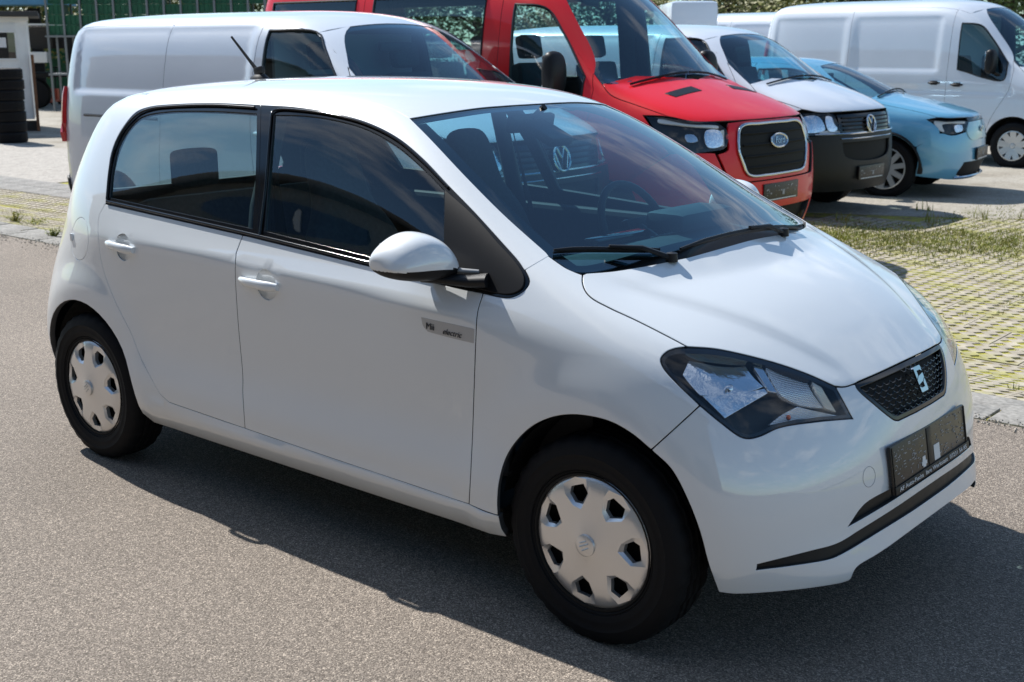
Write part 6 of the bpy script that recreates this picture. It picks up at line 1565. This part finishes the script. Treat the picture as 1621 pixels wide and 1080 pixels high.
for x in (-1.1, .55): lb('post', (x, 0, 1.45), (.34 if x > 0 else .1, .1, 2.9), M['black_matte'], cn)
# ------------------------------------------------------------------ trees and hedge beyond
M['leaf_a'] = pbr('leaf_a', (.06, .10, .02), .6, noise=(1.5, .5)); M['leaf_b'] = pbr('leaf_b', (.17, .17, .03), .6, noise=(1.5, .5)); M['bark'] = pbr('bark', (.07, .05, .035), .9, noise=(6, .4))
def make_tree(label, h, seed, mat, n=5200):
    r_ = random.Random(seed); t = thing('tree', label, 'tree', group='trees beyond the lot'); g = MB()
    g.tube([(0, 0, 0), (.05, 0, h*.25), (0, .06, h*.5), (.02, 0, h*.8)], [.22, .17, .11, .04], 10)
    ends = []
    for k in range(9):
        a = 2*math.pi*k/9+r_.uniform(-.3, .3); z = h*r_.uniform(.22, .6); L = h*r_.uniform(.22, .34); e = Vector((math.cos(a)*L, math.sin(a)*L, z+L*r_.uniform(.2, .8))); ends.append(e)
        g.tube([(0, 0, z), (e*.5+Vector((0, 0, z*.5+.1))), e], [.09, .06, .02], 6)
    g.build('trunk', M['bark'], t, 50)
    cl = ends+[Vector((r_.gauss(0, .12)*h, r_.gauss(0, .12)*h, h*r_.uniform(.35, .95))) for k in range(16)]; mb = MB(); vs = []; fs = []
    for k in range(n):
        c = r_.choice(cl); s_ = h*.105; p = c+Vector((r_.gauss(0, s_), r_.gauss(0, s_), r_.gauss(0, s_*.8))); z_ = r_.uniform(.05, .12)
        if p.z < .4: continue
        u = Vector((r_.gauss(0, 1), r_.gauss(0, 1), r_.gauss(0, 1))).normalized(); v = u.orthogonal().normalized(); o = len(vs)
        vs += [p-u*z_, p+v*z_*.5, p+u*z_, p-v*z_*.5]; fs.append((o, o+1, o+2, o+3))
    mk('crown', vs, fs, mat, t); return t
trs = [make_tree('yellow-green bushy tree in the far tree line', 4.6, 1, M['leaf_b']), make_tree('dark green bushy tree in the far tree line', 5.4, 2, M['leaf_a'])]
tree_spots = [(1090, 46, 0), (1150, 44, 0), (1205, 47, 0), (1270, 52, 1), (1350, 50, 1), (1440, 52, 0), (1530, 50, 1), (1600, 46, 1), (1680, 50, 1), (960, 52, 1), (860, 55, 0), (760, 52, 1), (640, 54, 1), (520, 52, 0), (430, 50, 1), (8, 40, 0), (-60, 42, 1), (330, 52, 0), (150, 50, 1)]
names = ['above the gap between the minibus and the far white van', 'at the right end of the tree line']
used = [False, False]
for k, (px_, d, kd) in enumerate(tree_spots):
    p = fP(px_, 72, d); o = trs[kd] if not used[kd] else dupe(trs[kd], (0, 0, 0), 0); used[kd] = True
    rank = sorted(range(len(tree_spots)), key=lambda q: tree_spots[q][0]).index(k); o['label'] = '%s bushy tree, %s from the left in the far tree line' % (('yellow-green', 'dark green')[kd], ORD[rank])
    o.location = (p.x, p.y, -.17); o.rotation_euler = (0, 0, k*1.3); s_ = .85+.3*((k*37) % 10)/10; o.scale = (s_*1.25, s_*1.25, s_)
# ------------------------------------------------------------------ more vans and a box trailer behind
WT2 = dict(WT); WT2['bulkhead'] = -2.15
vehicle('panel_van', 'distant white high-roof van whose side shows left of the large white panel van', 'van', (-8.3, 21.0, -8, -.2), WT2, 'white vans on the parking lot')
bx = fP(1098, 72, 24.0); bt = thing('box_trailer', 'white box trailer with a red mark on its end behind the red minibus', 'trailer', (bx.x, bx.y, -.18), ang)
lb('box_body', (0, 1.5, 1.65), (.95*1.0, 3.0, 1.9), M['van_white'], bt, .12)
for x in (-.4, .4):
    g = MB(); g.lathe([(0, -.1), (.2, -.1), (.34, -.09), (.35, 0), (.34, .09), (0, .1)], 24, 'X', (x, 1.2, .35)); g.build('wheel', M['rubber'], bt, 40)
lb('chassis', (0, 1.5, .58), (.8, 2.9, .12), M['black_matte'], bt)
g = MB(); g.lathe([(0, 0), (.10, 0), (.10, .004)], 20, 'Y', (-.02, -.006, 2.05)); g.build('red_mark', M['tail_red'], bt)
# ------------------------------------------------------------------ the dealer's building on the photographer's side of the road
M['wall_cream'] = pbr('wall_cream', (.24, .235, .225), .85, noise=(1.2, .08)); M['sign_blue'] = pbr('sign_blue', (.012, .03, .09), .4)
bd = thing('dealer_building', 'long cream building with a blue lettered sign across the road from the cars', 'building', (-12, -10.6, 0))
lb('wall', (0, -4, 3.75), (44, 8, 7.5), M['wall_cream'], bd); lb('roof_edge', (0, -3.9, 7.65), (44.6, 8.6, .35), M['felt'], bd, .02)
for k in range(9):
    f_ = lb('window', (-18+k*4.6, .03, 1.6), (2.9, .08, 2.3), M['steel_grey'], bd); lb('pane', (-18+k*4.6, .08, 1.6), (2.7, .02, 2.1), M['glass_dark'], f_)
sg_ = lb('sign', (-2.2, .10, 6.35), (5.2, .14, 1.15), M['sign_blue'], bd, .02)
text('Auto', 1.15, (-2.2, .18, 6.35), (-1, 0, 0), (0, 0, 1), M['print_white'], sg_, depth=.02, bold=.01)
